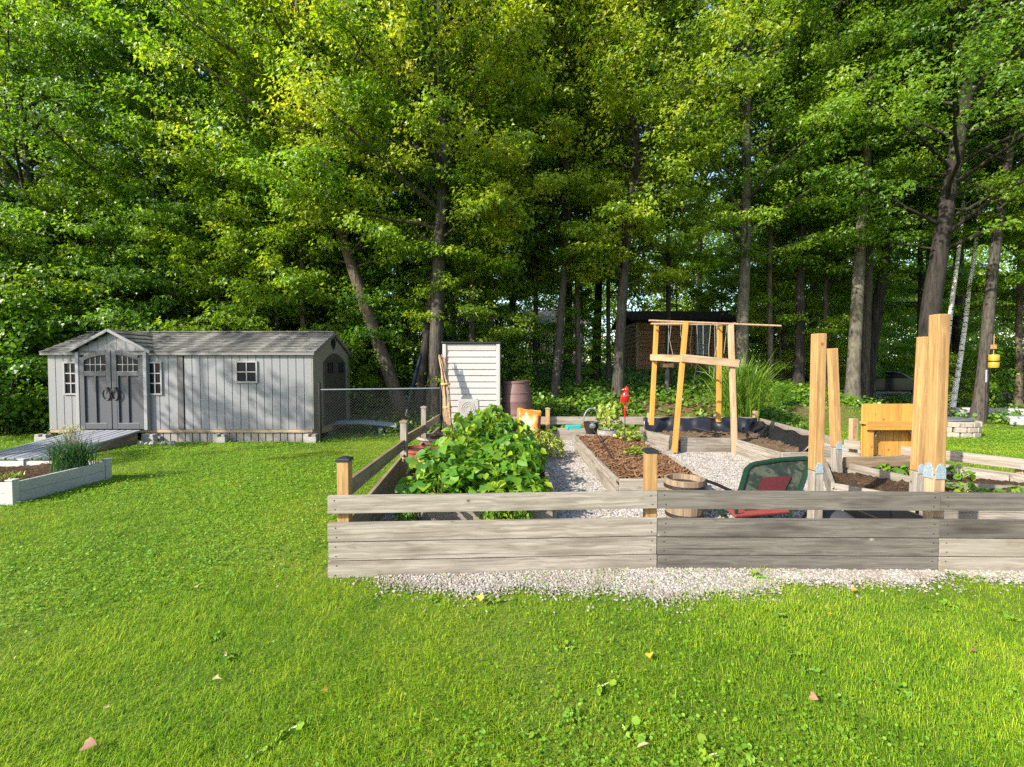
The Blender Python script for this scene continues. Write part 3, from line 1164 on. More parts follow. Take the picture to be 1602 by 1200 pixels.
    pt = MB()
    for s in (-1, 1):
        pt.bar((px + s * hw * 1.06, pf - .012, pz0 - .035), (px, pf - .012, pz1 - .012), .025, .06)
    pt.build("porch_trim", plain("porch_trim_grey", (.27, .27, .275), .55), root, bevel=.004)
    # door frame and the two doors
    fr = MB()
    fr.box((dl + .01, y0 - .035, (zf + 1.93) / 2), (.075, .13, 1.93 - zf), r=.5)
    fr.build("door_frame", plain("frame_grey", (.30, .30, .305), .55), root, bevel=.008)
    fr = MB()
    fr.box((dr - .01, y0 - .035, (zf + 1.93) / 2), (.075, .13, 1.93 - zf), r=.5)
    fr.build("door_frame", plain("frame_grey", (.30, .30, .305), .55), root, bevel=.008)
    mid = (dl + dr) / 2
    for s in (-1, 1):
        xa, xb = (dl + .05, mid - .008) if s < 0 else (mid + .008, dr - .05)
        yd = y0 - .055

        def arch(x):
            return 1.99 - .20 * abs((x - mid) / (dr - mid)) ** 2
        # slab with arched top
        dm = MB()
        pts = [(xa, yd, zf + .02), (xb, yd, zf + .02)]
        xs = np.linspace(xb, xa, 9)
        pts += [(x, yd, arch(x)) for x in xs]
        dm.prism(pts, (0, .04, 0), r=.5)
        # raised stiles and rails that leave two sunk panels below
        st = .105
        yf = yd - .016
        xm = (xa + xb) / 2

        def rail(x_0, x_1, z0, z1):
            dm.box(((x_0 + x_1) / 2, yf, (z0 + z1) / 2), (x_1 - x_0, .034, z1 - z0), r=.5)
        rail(xa, xa + st, zf + .02, arch(xa + st * .5) - .03)
        rail(xb - st, xb, zf + .02, arch(xb - st * .5) - .03)
        rail(xa + st, xb - st, zf + .02, .42)
        rail(xa + st, xb - st, 1.42, 1.52)
        rail(xm - .016, xm + .016, .42, 1.42)
        rail(xa + st, xa + st + .035, .42, 1.42) if s > 0 else None
        top = [(x, yd - .033, arch(x) - .01) for x in np.linspace(xb - st, xa + st, 6)] + [(x, yd - .033, arch(x) - .115) for x in np.linspace(xa + st, xb - st, 6)]
        dm.prism(top, (0, .034, 0), r=.5)
        door = dm.build("door", SHED_D, root, bevel=.006)
        # windows: eight dark panes
        pm = MB()
        n = 4
        wx0, wx1 = xa + st + .008, xb - st - .008
        sw = (wx1 - wx0) / n
        for i in range(n):
            for (z0, z1) in ((1.535, 1.655), (1.675, None)):
                xl, xr = wx0 + i * sw + .009, wx0 + (i + 1) * sw - .009
                zl = (arch(xl) - .13) if z1 is None else z1
                zr_ = (arch(xr) - .13) if z1 is None else z1
                pm.prism([(xl, yd - .008, z0), (xr, yd - .008, z0), (xr, yd - .008, zr_), (xl, yd - .008, zl)], (0, .02, 0))
        gl = MB()
        for i in range(1, n):
            gl.box((wx0 + i * sw, yd - .006, 1.68), (.016, .022, .33), r=.5)
        gl.box(((wx0 + wx1) / 2, yd - .0075, 1.665), (wx1 - wx0, .02, .016), r=.5)
        mu = Matrix.Translation(-Vector(root.location))
        o = pm.build("window_panes", GLASS, None, world=False)
        o.data.transform(mu)
        o.parent = door
        o = gl.build("glazing_bars", plain("bar_grey", (.26, .265, .28), .5), None, world=False)
        o.data.transform(mu)
        o.parent = door
        hd = MB()
        hx = mid + s * .085
        ring = [(hx + .075 * math.cos(a), yd - .055 - .01 * math.sin(a), 1.03 + .115 * math.sin(a)) for a in np.linspace(0, 2 * math.pi, 17)]
        hd.tube(ring, .014, 7, cap=False)
        hd.bar((hx - .03, yd - .04, 1.17), (hx + .03, yd - .04, 1.17), .05, .03)
        o = hd.build("handle", BLACKP, None, smooth=False, world=False)
        o.data.transform(mu)
        o.parent = door
    # windows of the front wall
    for (xc, zc, ww, hh, nx, nz, lb) in ((at(112, 592, y0).x, at(112, 592, y0).z, .24, .64, 2, 3, None), (at(243.5, 592, y0).x, at(243.5, 592, y0).z, .24, .64, 2, 3, None),
                                         (at(386.5, 582, y0).x, at(386.5, 582, y0).z, .40, .40, 2, 2, "small square window with four panes")):
        f = MB()
        b = .035
        yw = y0 - .012
        for s in (-1, 1):
            f.box((xc + s * (ww / 2 + b / 2), yw, zc), (b, .045, hh + 2 * b), r=.5)
            f.box((xc, yw + .001, zc + s * (hh / 2 + b / 2)), (ww, .043, b), r=.5)
        for i in range(1, nx):
            f.box((xc - ww / 2 + ww * i / nx, yw + .004, zc), (.024, .034, hh), r=.5)
        for j in range(1, nz):
            f.box((xc, yw + .005, zc - hh / 2 + hh * j / nz), (ww, .032, .024), r=.5)
        win = f.build("window", plain("window_frame_grey", (.33, .325, .32), .5), root, bevel=.003, label=lb)
        p = MB()
        p.box((xc, yw + .010, zc), (ww, .012, hh), r=.5)
        o = p.build("pane", GLASS, None, world=False)
        o.data.transform(Matrix.Translation(-Vector(root.location)))
        o.parent = win
    # platform and skirting
    bm = MB()
    bm.box(((x0 + x1) / 2, y0 + .05, .235), (x1 - x0 - .02, .10, .066))
    bm.box((x1 - .04, ym, .19), (.09, y1 - y0 - .1, .15))
    bm.box((x0 + .0, ym + .3, .19), (.09, y1 - y0 - .7, .15))
    bm.box(((x0 + x1) / 2, y1 - .1, .19), (x1 - x0 - .3, .09, .15))
    bm.build("platform", CEDAR_P, root, bevel=.004)
    sk = MB()
    xx = at(220, 683, y0).x
    while xx < x1 - .14:
        sk.box((xx + .066, y0 + .045, .097), (.138, .022, .20 + random.uniform(-.008, .008)), r=random.random())
        xx += .158
    sk.box(((at(220, 683, y0).x + x1) / 2, y0 + .16, .09), (x1 - at(220, 683, y0).x - .3, .02, .19), r=.1)
    sk.build("skirting", plain("skirt_taupe", (.31, .275, .25), .7, nscale=50, namp=.2), root, bevel=.003)
    return root


make_shed()


def make_blocks():
    for i, (px, lb) in enumerate(((236, "small concrete deck block beside the ramp under the shed front"), (347, "concrete deck block under the middle of the shed front"),
                                  (488, "concrete deck block under the right corner of the shed"), (70, "concrete deck block under the left corner of the shed"))):
        x = at(px, 684, 9.70).x
        b = MB()
        b.prism([(x - .13, 9.60, 0), (x + .13, 9.60, 0), (x + .13, 9.73, 0), (x - .13, 9.73, 0)], (0, 0, .13))
        b.box((x - .075, 9.665, .156), (.09, .13, .055))
        b.box((x + .085, 9.665, .156), (.07, .13, .055))
        o = b.build("deck_block", CONC, None, bevel=.008)
        tag(o, lb, "concrete block", "concrete blocks under the shed")


make_blocks()


def make_ramp():
    t = thing("ramp", "grey painted wooden ramp leading up to the shed doors", "ramp", (-8.5, 8.7, 0))
    b = MB()
    n = 9
    xl, xr = -9.2, -7.85
    for i in range(n):
        w = (xr - xl) / n
        x = xl + w * (i + .5)
        b.bar((x - .03, 7.72, .035), (x, 9.60, .262), w - (.014 if i % 3 else .05), .035, r=random.random())
    b.build("deck", PAINTG, t, bevel=.004)
    f = MB()
    for x in (xl + .08, (xl + xr) / 2, xr - .06):
        f.prism([(x - .03, 8.0, .008), (x - .03, 9.55, .008), (x - .03, 9.55, .235), (x - .03, 8.0, .052)], (.05, 0, 0))
    f.build("stringer", W_SIDE, t)
    # rubble beside the ramp
    for k in range(5):
        r = MB()
        x, y = -7.70 + .17 * k + random.uniform(-.04, .04), 9.42 + random.uniform(-.12, .1)
        s = random.uniform(.05, .09)
        r.lathe([(0, -s * .2), (s * .9, 0), (s, s * .5), (s * .6, s * 1.0), (0, s * 1.15)], (x, y, 0), n=7, sq=.8, M=Matrix.Rotation(k, 3, 'Z'))
        o = r.build("rubble_stone", STONE)
        tag(o, "rough broken stone lying under the edge of the ramp", "stone", "broken stones under the ramp edge")


make_ramp()


def make_planter():
    x0, x1, y0, y1 = -8.1, -5.75, 5.2, 6.42
    t = thing("planter_box", "low white painted planter box with grass and soil on the lawn", "planter", (x1 - .6, 5.8, 0))
    for (p, q) in (((x1, y0), (x1, y1)), ((x0, y1), (x1, y1)), ((x0, y0), (x1, y0))):
        b = MB()
        d = Vector((q[0] - p[0], q[1] - p[1], 0)).normalized() * .05
        for k in range(2):
            b.bar((p[0] + d.x, p[1] + d.y, .068 + .129 * k), (q[0] - d.x, q[1] - d.y, .068 + .129 * k), .035, .127)
        b.build("side_board", WHITEB, t, bevel=.004)
    for (x, y) in ((x1, y0), (x1, y1), (-6.93, y1), (x0, y1)):
        b = MB()
        b.box((x, y, .142), (.075, .075, .284))
        b.box((x, y, .29), (.09, .09, .014))
        b.build("corner_post", WHITEB, t, bevel=.004)
    soil_patch("soil", [(x0 + .03, y0 + .03), (x1 - .03, y0 + .03), (x1 - .03, y1 - .03), (x0 + .03, y1 - .03)], .20, t, SOIL, .03)


def soil_mat(name, stops, sc=30):
    m, nt, bs = nmat(name)
    g = N(nt, "ShaderNodeNewGeometry").outputs["Position"]
    n1 = noise(nt, mapping(nt, g, (1, 1.7, 1), (0, 0, .5)), sc, 6, .68, .6)
    n2 = noise(nt, g, 4, 4)
    stops = [(p, tuple(x * ALB for x in c)) for p, c in stops]
    c = ramp(nt, mathn(nt, 'ADD', mathn(nt, 'MULTIPLY', n1, .75), mathn(nt, 'MULTIPLY', n2, .25)), stops).outputs[0]
    nt.links.new(c, bs.inputs["Base Color"])
    bs.inputs["Roughness"].default_value = .95
    bs.inputs["Specular IOR Level"].default_value = .1
    bump(nt, bs, n1, 1.0, .04)
    return m


SOIL = soil_mat("dark_soil", [(.36, (.035, .022, .013)), (.5, (.10, .062, .036)), (.62, (.19, .125, .075)), (.74, (.30, .22, .14))])
SOIL_P = soil_mat("dry_soil", [(.36, (.09, .058, .034)), (.5, (.20, .135, .085)), (.64, (.33, .24, .165)), (.76, (.45, .36, .26))])
MULCH = soil_mat("bark_mulch", [(.36, (.06, .03, .015)), (.5, (.18, .085, .040)), (.62, (.30, .155, .08)), (.75, (.45, .28, .16))], 36)


def soil_patch(name, poly, z, parent, mat, amp=.03, seed=1, step=.05):
    xs = [p[0] for p in poly]
    ys = [p[1] for p in poly]
    gxs = np.arange(min(xs), max(xs) + step, step)
    gys = np.arange(min(ys), max(ys) + step, step)
    X, Y = np.meshgrid(gxs, gys)
    rng = np.random.default_rng(seed)
    Z = z + amp * (np.sin(X * 5.3 + 2 * np.sin(Y * 3.1)) * np.sin(Y * 4.7 + X) * .6 + rng.normal(0, .45, X.shape))
    cx, cy = (X[:-1, :-1] + step / 2).ravel(), (Y[:-1, :-1] + step / 2).ravel()
    ok = inside_poly(cx, cy, poly)
    idx = np.arange(X.size).reshape(X.shape)
    F = np.stack([idx[:-1, :-1], idx[:-1, 1:], idx[1:, 1:], idx[1:, :-1]], -1).reshape(-1, 4)[ok]
    V = np.stack([X, Y, Z], -1).reshape(-1, 3) - np.array(parent.location)
    # pull the rim out to the boards so that no gap shows
    me = np_mesh(name, V, [F], mats=[mat], smooth=True)
    return nobj(name, me, parent)


make_planter()


def blades(name, label, cat, loc, n, H, spread, width, mat, seed, arch=.5, flower=None, parts=("foliage", "flower_heads"), stiff=.0, upright=.25):
    """clump of arching blades"""
    rng = np.random.default_rng(seed)
    root = thing(name, label, cat, loc)
    k = 7
    q = np.linspace(0, 1, k)
    az = rng.uniform(0, 2 * np.pi, n)
    h = H * rng.uniform(.6, 1.08, n)
    out = spread * rng.beta(1.4, 1.6, n) + upright * .05
    b = rng.normal(0, .06 + .05 * spread, (n, 2))
    fl = np.clip(rng.normal(arch, .25, n), 0, 1.2)
    P = np.zeros((n, k, 3))
    r = out[:, None] * q[None] ** 1.5
    P[:, :, 0] = b[:, :1] + r * np.cos(az)[:, None]
    P[:, :, 1] = b[:, 1:] + r * np.sin(az)[:, None]
    P[:, :, 2] = h[:, None] * (q[None] * (1 + .35 * fl[:, None]) - fl[:, None] * .75 * q[None] ** 3.2)
    sd = np.stack([-np.sin(az), np.cos(az), np.zeros(n)], -1)
    sd = norm(sd + rng.normal(0, .5, (n, 3)) * np.array([1, 1, .2]))
    w = width * rng.uniform(.6, 1.2, n)
    wd = np.array([.7, 1, 1, .95, .8, .5, .05])
    Lf = P - sd[:, None] * (w[:, None] * wd[None])[:, :, None] / 2
    Rt = P + sd[:, None] * (w[:, None] * wd[None])[:, :, None] / 2
    V = np.stack([Lf, Rt], 2)
    idx = np.arange(n * k * 2).reshape(n, k, 2)
    F = np.stack([idx[:, :-1, 0], idx[:, :-1, 1], idx[:, 1:, 1], idx[:, 1:, 0]], -1).reshape(-1, 4)
    t = np.repeat(np.clip(rng.normal(.45, .22, n), 0, 1), k - 1)
    me = np_mesh(parts[0], V.reshape(-1, 3), [F], [t], [mat], smooth=True)
    nobj(parts[0], me, root)
    if flower:
        fm = MB()
        for i in range(flower):
            a = rng.uniform(0, 6.28)
            rr = rng.uniform(0, spread * .6)
            z = H * rng.uniform(1.0, 1.28)
            p0 = Vector((rng.normal(0, .05), rng.normal(0, .05), .1))
            p1 = Vector((rr * math.cos(a), rr * math.sin(a), z))
            fm.tube([p0, p0.lerp(p1, .6) + Vector((0, 0, .04)), p1], .0025, 3)
            for q_ in range(7):
                dd = Vector((rng.normal(0, .012), rng.normal(0, .012), rng.normal(0, .01)))
                s = .007
                fm.box(p1 + dd, (s, s, s))
        fm.build(parts[1], plain("pale_seed_heads", (.50, .47, .25), .8), root, world=False)
    return root


blades("chive_clump", "tall clump of green garlic chives with pale seed heads in the white planter", "chives", (-5.93, 6.1, .18), 460, .50, .36, .011, L_CHIVE, 3, arch=.35, flower=46)
for i, (x, y) in enumerate(((-6.35, 5.75), (-6.7, 5.55), (-6.9, 6.0), (-6.45, 5.42), (-6.2, 5.6), (-7.05, 5.7))):
    blades("weed_tuft", "small green weed sprouting from the soil of the white planter", "weed", (x, y, .19), 26, .10, .10, .010, L_HERB, 20 + i, arch=.4)["group"] = "weeds in the white planter"


# ------------------------------------------------------------------ chain link fence
def make_chain_fence():
    a, b = at(501, 685, 9.62), at(690, 683, 10.15)
    a.z, b.z = 0, 0
    t = thing("chain_link_fence", "black chain-link fence between the shed and the bundle of canes", "fence", a)
    d = b - a
    L = d.length
    e = d.normalized()
    top = 1.13
    for p, h in ((a, 1.24), (b, 1.2)):
        m = MB()
        m.tube([p, p + Vector((0, 0, h))], .03, 10)
        m.lathe([(.034, h), (.034, h + .03), (.0, h + .05)], p, 10)
        m.build("post", BLACKP, t, smooth=True)
    m = MB()
    m.tube([a + Vector((0, 0, top)), a.lerp(b, .5) + Vector((0, 0, top + .005)), b + Vector((0, 0, top + .01))], .019, 10)
    m.build("top_rail", STEEL, t, smooth=True)
    m = MB()
    s = .062
    nrm = Vector((-e.y, e.x, 0)) * .003
    H = top - .05
    n0 = int(-H / s) - 1
    for i in range(n0, int(L / s) + 1):
        x0 = i * s
        for sg in (1, -1):
            # line x = x0 + z (sg>0) or x = x0 + H - z
            z0, z1 = 0.0, H
            xa, xb = (x0, x0 + H) if sg > 0 else (x0 + H, x0)
            pts = []
            za, zb = z0, z1
            if min(xa, xb) < .03:
                f = (.03 - min(xa, xb)) / H
                if sg > 0:
                    za = z0 + f * H
                    xa = .03
                else:
                    zb = z1 - f * H
                    xb = .03
            if max(xa, xb) > L - .03:
                f = (max(xa, xb) - (L - .03)) / H
                if sg > 0:
                    zb -= f * H
                    xb = L - .03
                else:
                    za += f * H
                    xa = L - .03
            if zb - za < .02:
                continue
            m.tube([a + e * xa + Vector((0, 0, za + .04)) + nrm * sg, a + e * xb + Vector((0, 0, zb + .04)) + nrm * sg], .0024, 3, cap=False)
    m.build("wire_mesh", plain("vinyl_wire", (.075, .08, .085), .4, bmp=0), t)


make_chain_fence()


def make_panel():
    m = MB()
    pts = []
    n = 14
    for i in range(n + 1):
        f = i / n
        p = at(500 + 122 * f, 672 + 4 * f, 10.9)
        z = .20 + .10 * math.sin(math.pi * (f * .85 + .1))
        pts.append((p.x, z))
    vs, fs, uv = [], [], []
    for (x, z) in pts:
        for (dy, dz) in ((-.22, -.03), (-.12, .025), (0, .045), (.12, .025), (.22, -.03), (.20, -.05), (0, .02), (-.20, -.05)):
            vs.append((x, 11.0 + dy, z + dz))
            uv.append((x, dy))
    for i in range(n):
        for k in range(8):
            k2 = (k + 1) % 8
            fs.append([i * 8 + k, (i + 1) * 8 + k, (i + 1) * 8 + k2, i * 8 + k2])
    fs.append(list(range(8)))
    fs.append(list(reversed(range(n * 8, n * 8 + 8))))
    m.quads(vs, fs, uvs=uv)
    for xx in (pts[2][0], pts[11][0]):
        m.box((xx, 11.0, .08), (.08, .34, .16))
    o = m.build("curved_sheet", BLUEG, smooth=True)
    tag(o, "long curved blue-grey plastic sheet lying low behind the chain-link fence", "sheet")


make_panel()


def make_tarp():
    # dark blue folded parasol leaning on the twin trunk
    t = thing("folded_parasol", "dark blue folded cover leaning against the twin tree trunks behind the chain-link fence", "cover", at(640, 640, 11.3))
    p0, p1 = at(637, 640, 11.3), at(659, 553, 11.7)
    m = MB()
    m.tube([p0, p0.lerp(p1, .15), p0.lerp(p1, .6), p0.lerp(p1, .92), p1], [.02, .045, .06, .04, .012], 9)
    m.build("cover", plain("navy_cover", (.006, .012, .032), .7, big=.4, spec=.2), t, smooth=True)
    m = MB()
    m.tube([p0 + (p0 - p1) * .12, p0], .012, 6)
    m.build("pole", STEEL, t)


make_tarp()


# ------------------------------------------------------------------ garden fence of boards
def fence_post(root, x, y, h, mat=CEDAR, cap=CAPM, s=.089, rz=0.0, z0=-.02):
    m = MB()
    m.box((x, y, (h + z0) / 2), (s, s, h - z0), rz=rz, axis=2)
    o = m.build("post", mat, root, bevel=.006)
    if cap:
        c = MB()
        w = s + .016
        c.box((x, y, h + .008), (w, w, .022), rz=rz)
        hw = w / 2 - .004
        Rm = Matrix.Rotation(rz, 3, 'Z')
        q = [Vector((x, y, h + .019)) + Rm @ Vector((sx * hw, sy * hw, 0)) for sx, sy in ((-1, -1), (1, -1), (1, 1), (-1, 1))] + [Vector((x, y, h + .036))]
        c.quads(q, [[0, 1, 4], [1, 2, 4], [2, 3, 4], [3, 0, 4]])
        k = c.build("cap", cap, None, bevel=.003, world=False)
        k.data.transform(Matrix.Translation(-Vector(root.location)))
        k.parent = o


def nails(m, a, b, za, zb, th, w):
    m.cur = 1
    d = (b - a).normalized()
    nn = Vector((d.y, -d.x, 0))
    if nn.y > 0:
        nn = -nn
    for (e, z) in ((a + d * .055, za), (b - d * .045, zb)):
        for dz in (-w * .26, w * .26):
            cc = e + nn * (th / 2 + .0008) + Vector((random.uniform(-.008, .008), 0, z + dz))
            m.prism([cc + d * (.0052 * math.cos(t)) + Vector((0, 0, .0052 * math.sin(t))) for t in np.linspace(0, 2 * math.pi, 7)[:-1]], nn * .0015)
    m.cur = 0


def boards(root, a, b, z0a, z0b, mat, n=3, w=.1355, gap=.0075, rail=(.487, .617), rail_b=None, th=.036, jit=.004):
    a, b = Vector(a), Vector(b)
    if n:
        for i in range(n):
            m = MB()
            za = z0a + i * (w + gap) + w / 2
            zb = z0b + i * (w + gap) + w / 2
            m.bar(a + Vector((random.uniform(-jit, jit), 0, za)), b + Vector((random.uniform(-jit, 0), 0, zb)), th, w)
            nails(m, a, b, za, zb, th, w)
            m.build("board", [mat[i] if isinstance(mat, (list, tuple)) else mat, DARKM], root, bevel=.004)
    if rail:
        rb = rail_b or rail
        m = MB()
        ma = mat[-1] if isinstance(mat, (list, tuple)) else mat
        m.bar(a + Vector((0, 0, sum(rail) / 2)), b + Vector((0, 0, sum(rb) / 2)), th, rail[1] - rail[0])
        nails(m, a, b, sum(rail) / 2, sum(rb) / 2, th, rail[1] - rail[0])
        m.build("rail", [ma, DARKM], root, bevel=.004)


def make_garden_fences():
    A, B, C, D = Vector((-1.372, 3.37, 0)), Vector((1.128, 3.525, 0)), Vector((3.29, 3.485, 0)), Vector((6.93, 3.42, 0))
    t = thing("garden_fence", "long weathered grey board fence in front of the vegetable garden", "fence", (1.1, 3.5, 0))
    boards(t, A, B, -.010, -.020, W_LIGHT, rail=(.487, .617), rail_b=(.478, .613))
    boards(t, B + Vector((.006, 0, 0)), C, -.026, -.022, [W_DARK, W_DARK, W_DARK, W_DARK], rail=(.478, .617), rail_b=(.472, .612))
    boards(t, C + Vector((.005, 0, 0)), D, -.022, -.022, [W_MID, W_MID, W_DARK, W_DARK], rail=(.475, .612), rail_b=(.47, .605))
    fence_post(t, -1.275, 3.445, .868)
    fence_post(t, 1.10, 3.60, .905)
    # side run along the left
    t2 = thing("garden_fence", "brown board fence along the left side of the vegetable garden", "fence", (-1.45, 6.5, 0))
    P1, P2, P3, P4 = Vector((-1.285, 3.50, 0)), Vector((-1.50, 6.25, 0)), Vector((-1.60, 8.3, 0)), Vector((-1.62, 10.1, 0))
    boards(t2, P1, P2, 0, 0, W_SIDE, n=3, w=.125, rail=(.565, .695), rail_b=(.46, .59))
    boards(t2, P2, P3, 0, 0, W_SIDE, n=2, w=.135, rail=(.50, .64), rail_b=(.42, .55))
    boards(t2, P3, P4, 0, 0, W_SIDE, n=2, w=.135, rail=(.44, .57), rail_b=(.43, .56))
    fence_post(t2, -1.495, 6.28, .83, W_MID, W_SIDE)
    fence_post(t2, -1.615, 8.32, .86, W_MID, W_LIGHT)
    # low run at the back
    t3 = thing("garden_fence", "low weathered board edging along the back of the garden", "fence", (1.6, 10.2, 0))
    boards(t3, (-.3, 10.22, 0), (5.4, 10.22, 0), .0, .0, W_MID, n=1, w=.16, rail=(.33, .50), rail_b=(.32, .49))
    fence_post(t3, at(857, 650, 10.1).x, 10.12, .68, CEDAR, W_LIGHT)
    fence_post(t3, at(1017, 650, 10.0).x, 10.05, .60, CEDAR_P, None)
    fence_post(t3, at(1182, 650, 10.3).x, 10.32, .62, CEDAR_P, None)
    # right side
    t4 = thing("garden_fence", "weathered two-board fence along the right side of the garden before the far lawn", "fence", (5.6, 6.5, 0))
    fence_post(t4, 6.90, 3.50, .88)
    boards(t4, (6.95, 3.56, 0), (6.2, 5.5, 0), .16, .16, W_MID, n=1, w=.13, rail=(.345, .475))
    boards(t4, (6.2, 5.5, 0), (5.15, 7.02, 0), .16, .16, W_MID, n=1, w=.13, rail=(.345, .475))
    boards(t4, (5.12, 7.05, 0), (5.52, 10.1, 0), .18, .15, W_MID, n=1, w=.13, rail=(.345, .475))
    fence_post(t4, 6.27, 5.56, .40, CEDAR_P, None)
    fence_post(t4, gx(1337, 7.12), 7.12, .79, CEDAR_P, None)
    fence_post(t4, 5.40, 8.6, .42, CEDAR_P, None)


make_garden_fences()


# ------------------------------------------------------------------ raised beds
def bed(label, poly, h, mat, soil, zs, posts=True, seed=1, amp=.03, skip=(), step=.05):
    cx = sum(p[0] for p in poly) / len(poly)
    cy = sum(p[1] for p in poly) / len(poly)
    t = thing("raised_bed", label, "raised bed", (cx, cy, 0))
    n = len(poly)
    nb = 2
    for i in range(n):
        if i in skip:
            continue
        p, q = Vector((*poly[i], 0)), Vector((*poly[(i + 1) % n], 0))
        d = (q - p).normalized() * .02
        m = MB()
        w = h / nb
        for k in range(nb):
            m.bar(p + d + Vector((0, 0, w * (k + .5))), q - d + Vector((0, 0, w * (k + .5))), .04, w - .003)
        m.build("side_board", mat, t, bevel=.004)
    soil_patch("soil", poly, zs, t, soil, amp, seed, step)
    BEDS.append(poly)
    return t


BED_L = [(-.96, 4.55), (.43, 4.55), (.43, 7.9), (-.96, 7.9)]
BED_C = [(1.24, 5.3), (2.28, 5.3), (2.42, 8.9), (1.22, 8.9)]
BED_B = [(2.82, 9.5), (3.14, 8.5), (4.12, 8.5), (4.15, 7.0), (4.98, 7.05), (5.02, 7.4), (5.40, 10.1), (2.86, 10.1)]
BED_R = [(3.66, 5.15), (4.1, 4.55), (6.5, 4.4), (6.08, 5.5), (5.28, 6.62), (4.46, 6.45)]
bed("wooden raised bed full of bean plants by the left fence", BED_L, .28, W_MID, SOIL, .22, seed=2)
bc = bed("long wooden raised bed of reddish bark mulch between two gravel paths", BED_C, .28, W_LIGHT, MULCH, .245, seed=3, amp=.035)
bb = bed("large angular wooden bed lined with black plastic under the timber frame", BED_B, .28, W_LIGHT, SOIL_P, .20, seed=4, amp=.045)
br = bed("right-hand raised bed of bare dark soil among the tall posts", BED_R, .27, W_LIGHT, SOIL, .20, seed=5, amp=.04)
# dividing board in the right bed
m = MB()
m.bar((4.46, 6.40, .20), (4.72, 5.25, .20), .04, .20)
m.bar((4.72, 5.22, .21), (6.2, 5.05, .17), .04, .12)
m.build("divider", W_LIGHT, br, bevel=.004)
m = MB()
m.bar(Vector((4.46, 6.08, .31)), Vector((5.38, 6.10, .33)), .04, .14)
m.build("back_board", W_SIDE, br, bevel=.004)


def mulch_chips():
    rng = np.random.default_rng(8)
    for nm, poly, zz, n, mat, rt in (("mulch_chips", BED_C, .265, 2600, MULCH, bc),):
        xs = rng.uniform(1.22, 2.4, n)
        ys = rng.uniform(5.3, 8.9, n)
        ok = inside_poly(xs, ys, [(1.28, 5.34), (2.24, 5.34), (2.38, 8.86), (1.26, 8.86)])
        m = MB()
        for x, y in zip(xs[ok], ys[ok]):
            M = Matrix.Rotation(rng.uniform(0, 6.28), 3, 'Z') @ Matrix.Rotation(rng.normal(0, .35), 3, 'Y') @ Matrix.Rotation(rng.normal(0, .3), 3, 'X')
            m.box((x, y, zz + rng.normal(0, .012)), (rng.uniform(.02, .085), rng.uniform(.006, .02), .006), M=M)
        m.build(nm, CANEM, rt, kind='stuff')


CANEM = soil_mat("bark_chips", [(.3, (.12, .06, .03)), (.5, (.28, .15, .08)), (.62, (.42, .26, .15)), (.75, (.55, .42, .28))], 14)
mulch_chips()


def liner():
    rng = np.random.default_rng(6)

    def sheet(p, q, n, z0, z1, off):
        p, q = np.array(p, float), np.array(q, float)
        e = (q - p) / np.linalg.norm(q - p)
        nn = np.array([e[1], -e[0]])
        rows = 12
        v, f = [], []
        ph = rng.uniform(0, 6, 5)
        for j in range(rows + 1):
            t = j / rows
            for i in range(n + 1):
                s = i / n
                w = math.sin(s * 31 + ph[0] + 2.2 * t) * .5 + math.sin(s * 57 + ph[1] - 3 * t) * .3 + math.sin(s * 13 + ph[2] + t) * .6
                a = p + (q - p) * s + nn * (off + .045 * w * (.3 + t * (1 - t) * 3) + (1 - t) ** 2 * .18)
                z = z0 + (z1 - z0) * t + .018 * math.sin(s * 23 + ph[3]) * t
                v.append((a[0], a[1], z))
        for j in range(rows):
            for i in range(n):
                k = j * (n + 1) + i
                f.append((k, k + 1, k + n + 2, k + n + 1))
        return np.array(v), np.array(f)
    parts = [sheet((2.9, 10.05), (5.42, 10.05), 70, .17, .50, .03), sheet((5.38, 10.02), (5.02, 7.5), 60, .17, .44, .03)]
    v, fs = join(parts)
    m, nt, bs = nmat("black_liner")
    bs.inputs["Base Color"].default_value = (.011, .011, .013, 1)
    bs.inputs["Roughness"].default_value = .3
    me = np_mesh("plastic_liner", v, fs, mats=[m], smooth=True)
    o = nobj("plastic_liner", me)
    s = o.modifiers.new("thick", 'SOLIDIFY')
    s.thickness = .003
    tag(o, "crumpled black plastic liner hanging over the back boards of the angular bed", "plastic sheet")
    m2 = MB()
    for (x0, y0, x1, y1) in ((3.9, 9.75, 4.35, 9.25), (4.95, 9.7, 4.6, 8.9), (5.2, 9.2, 4.7, 8.7)):
        m2.tube([(x0, y0, .3), ((x0 + x1) / 2 + .05, (y0 + y1) / 2, .245), (x1, y1, .235)], [.03, .02, .012], 5)
    m2.build("loose_strip", m, None)
    k = bpy.data.objects["loose_strip"]
    k.parent = o


liner()


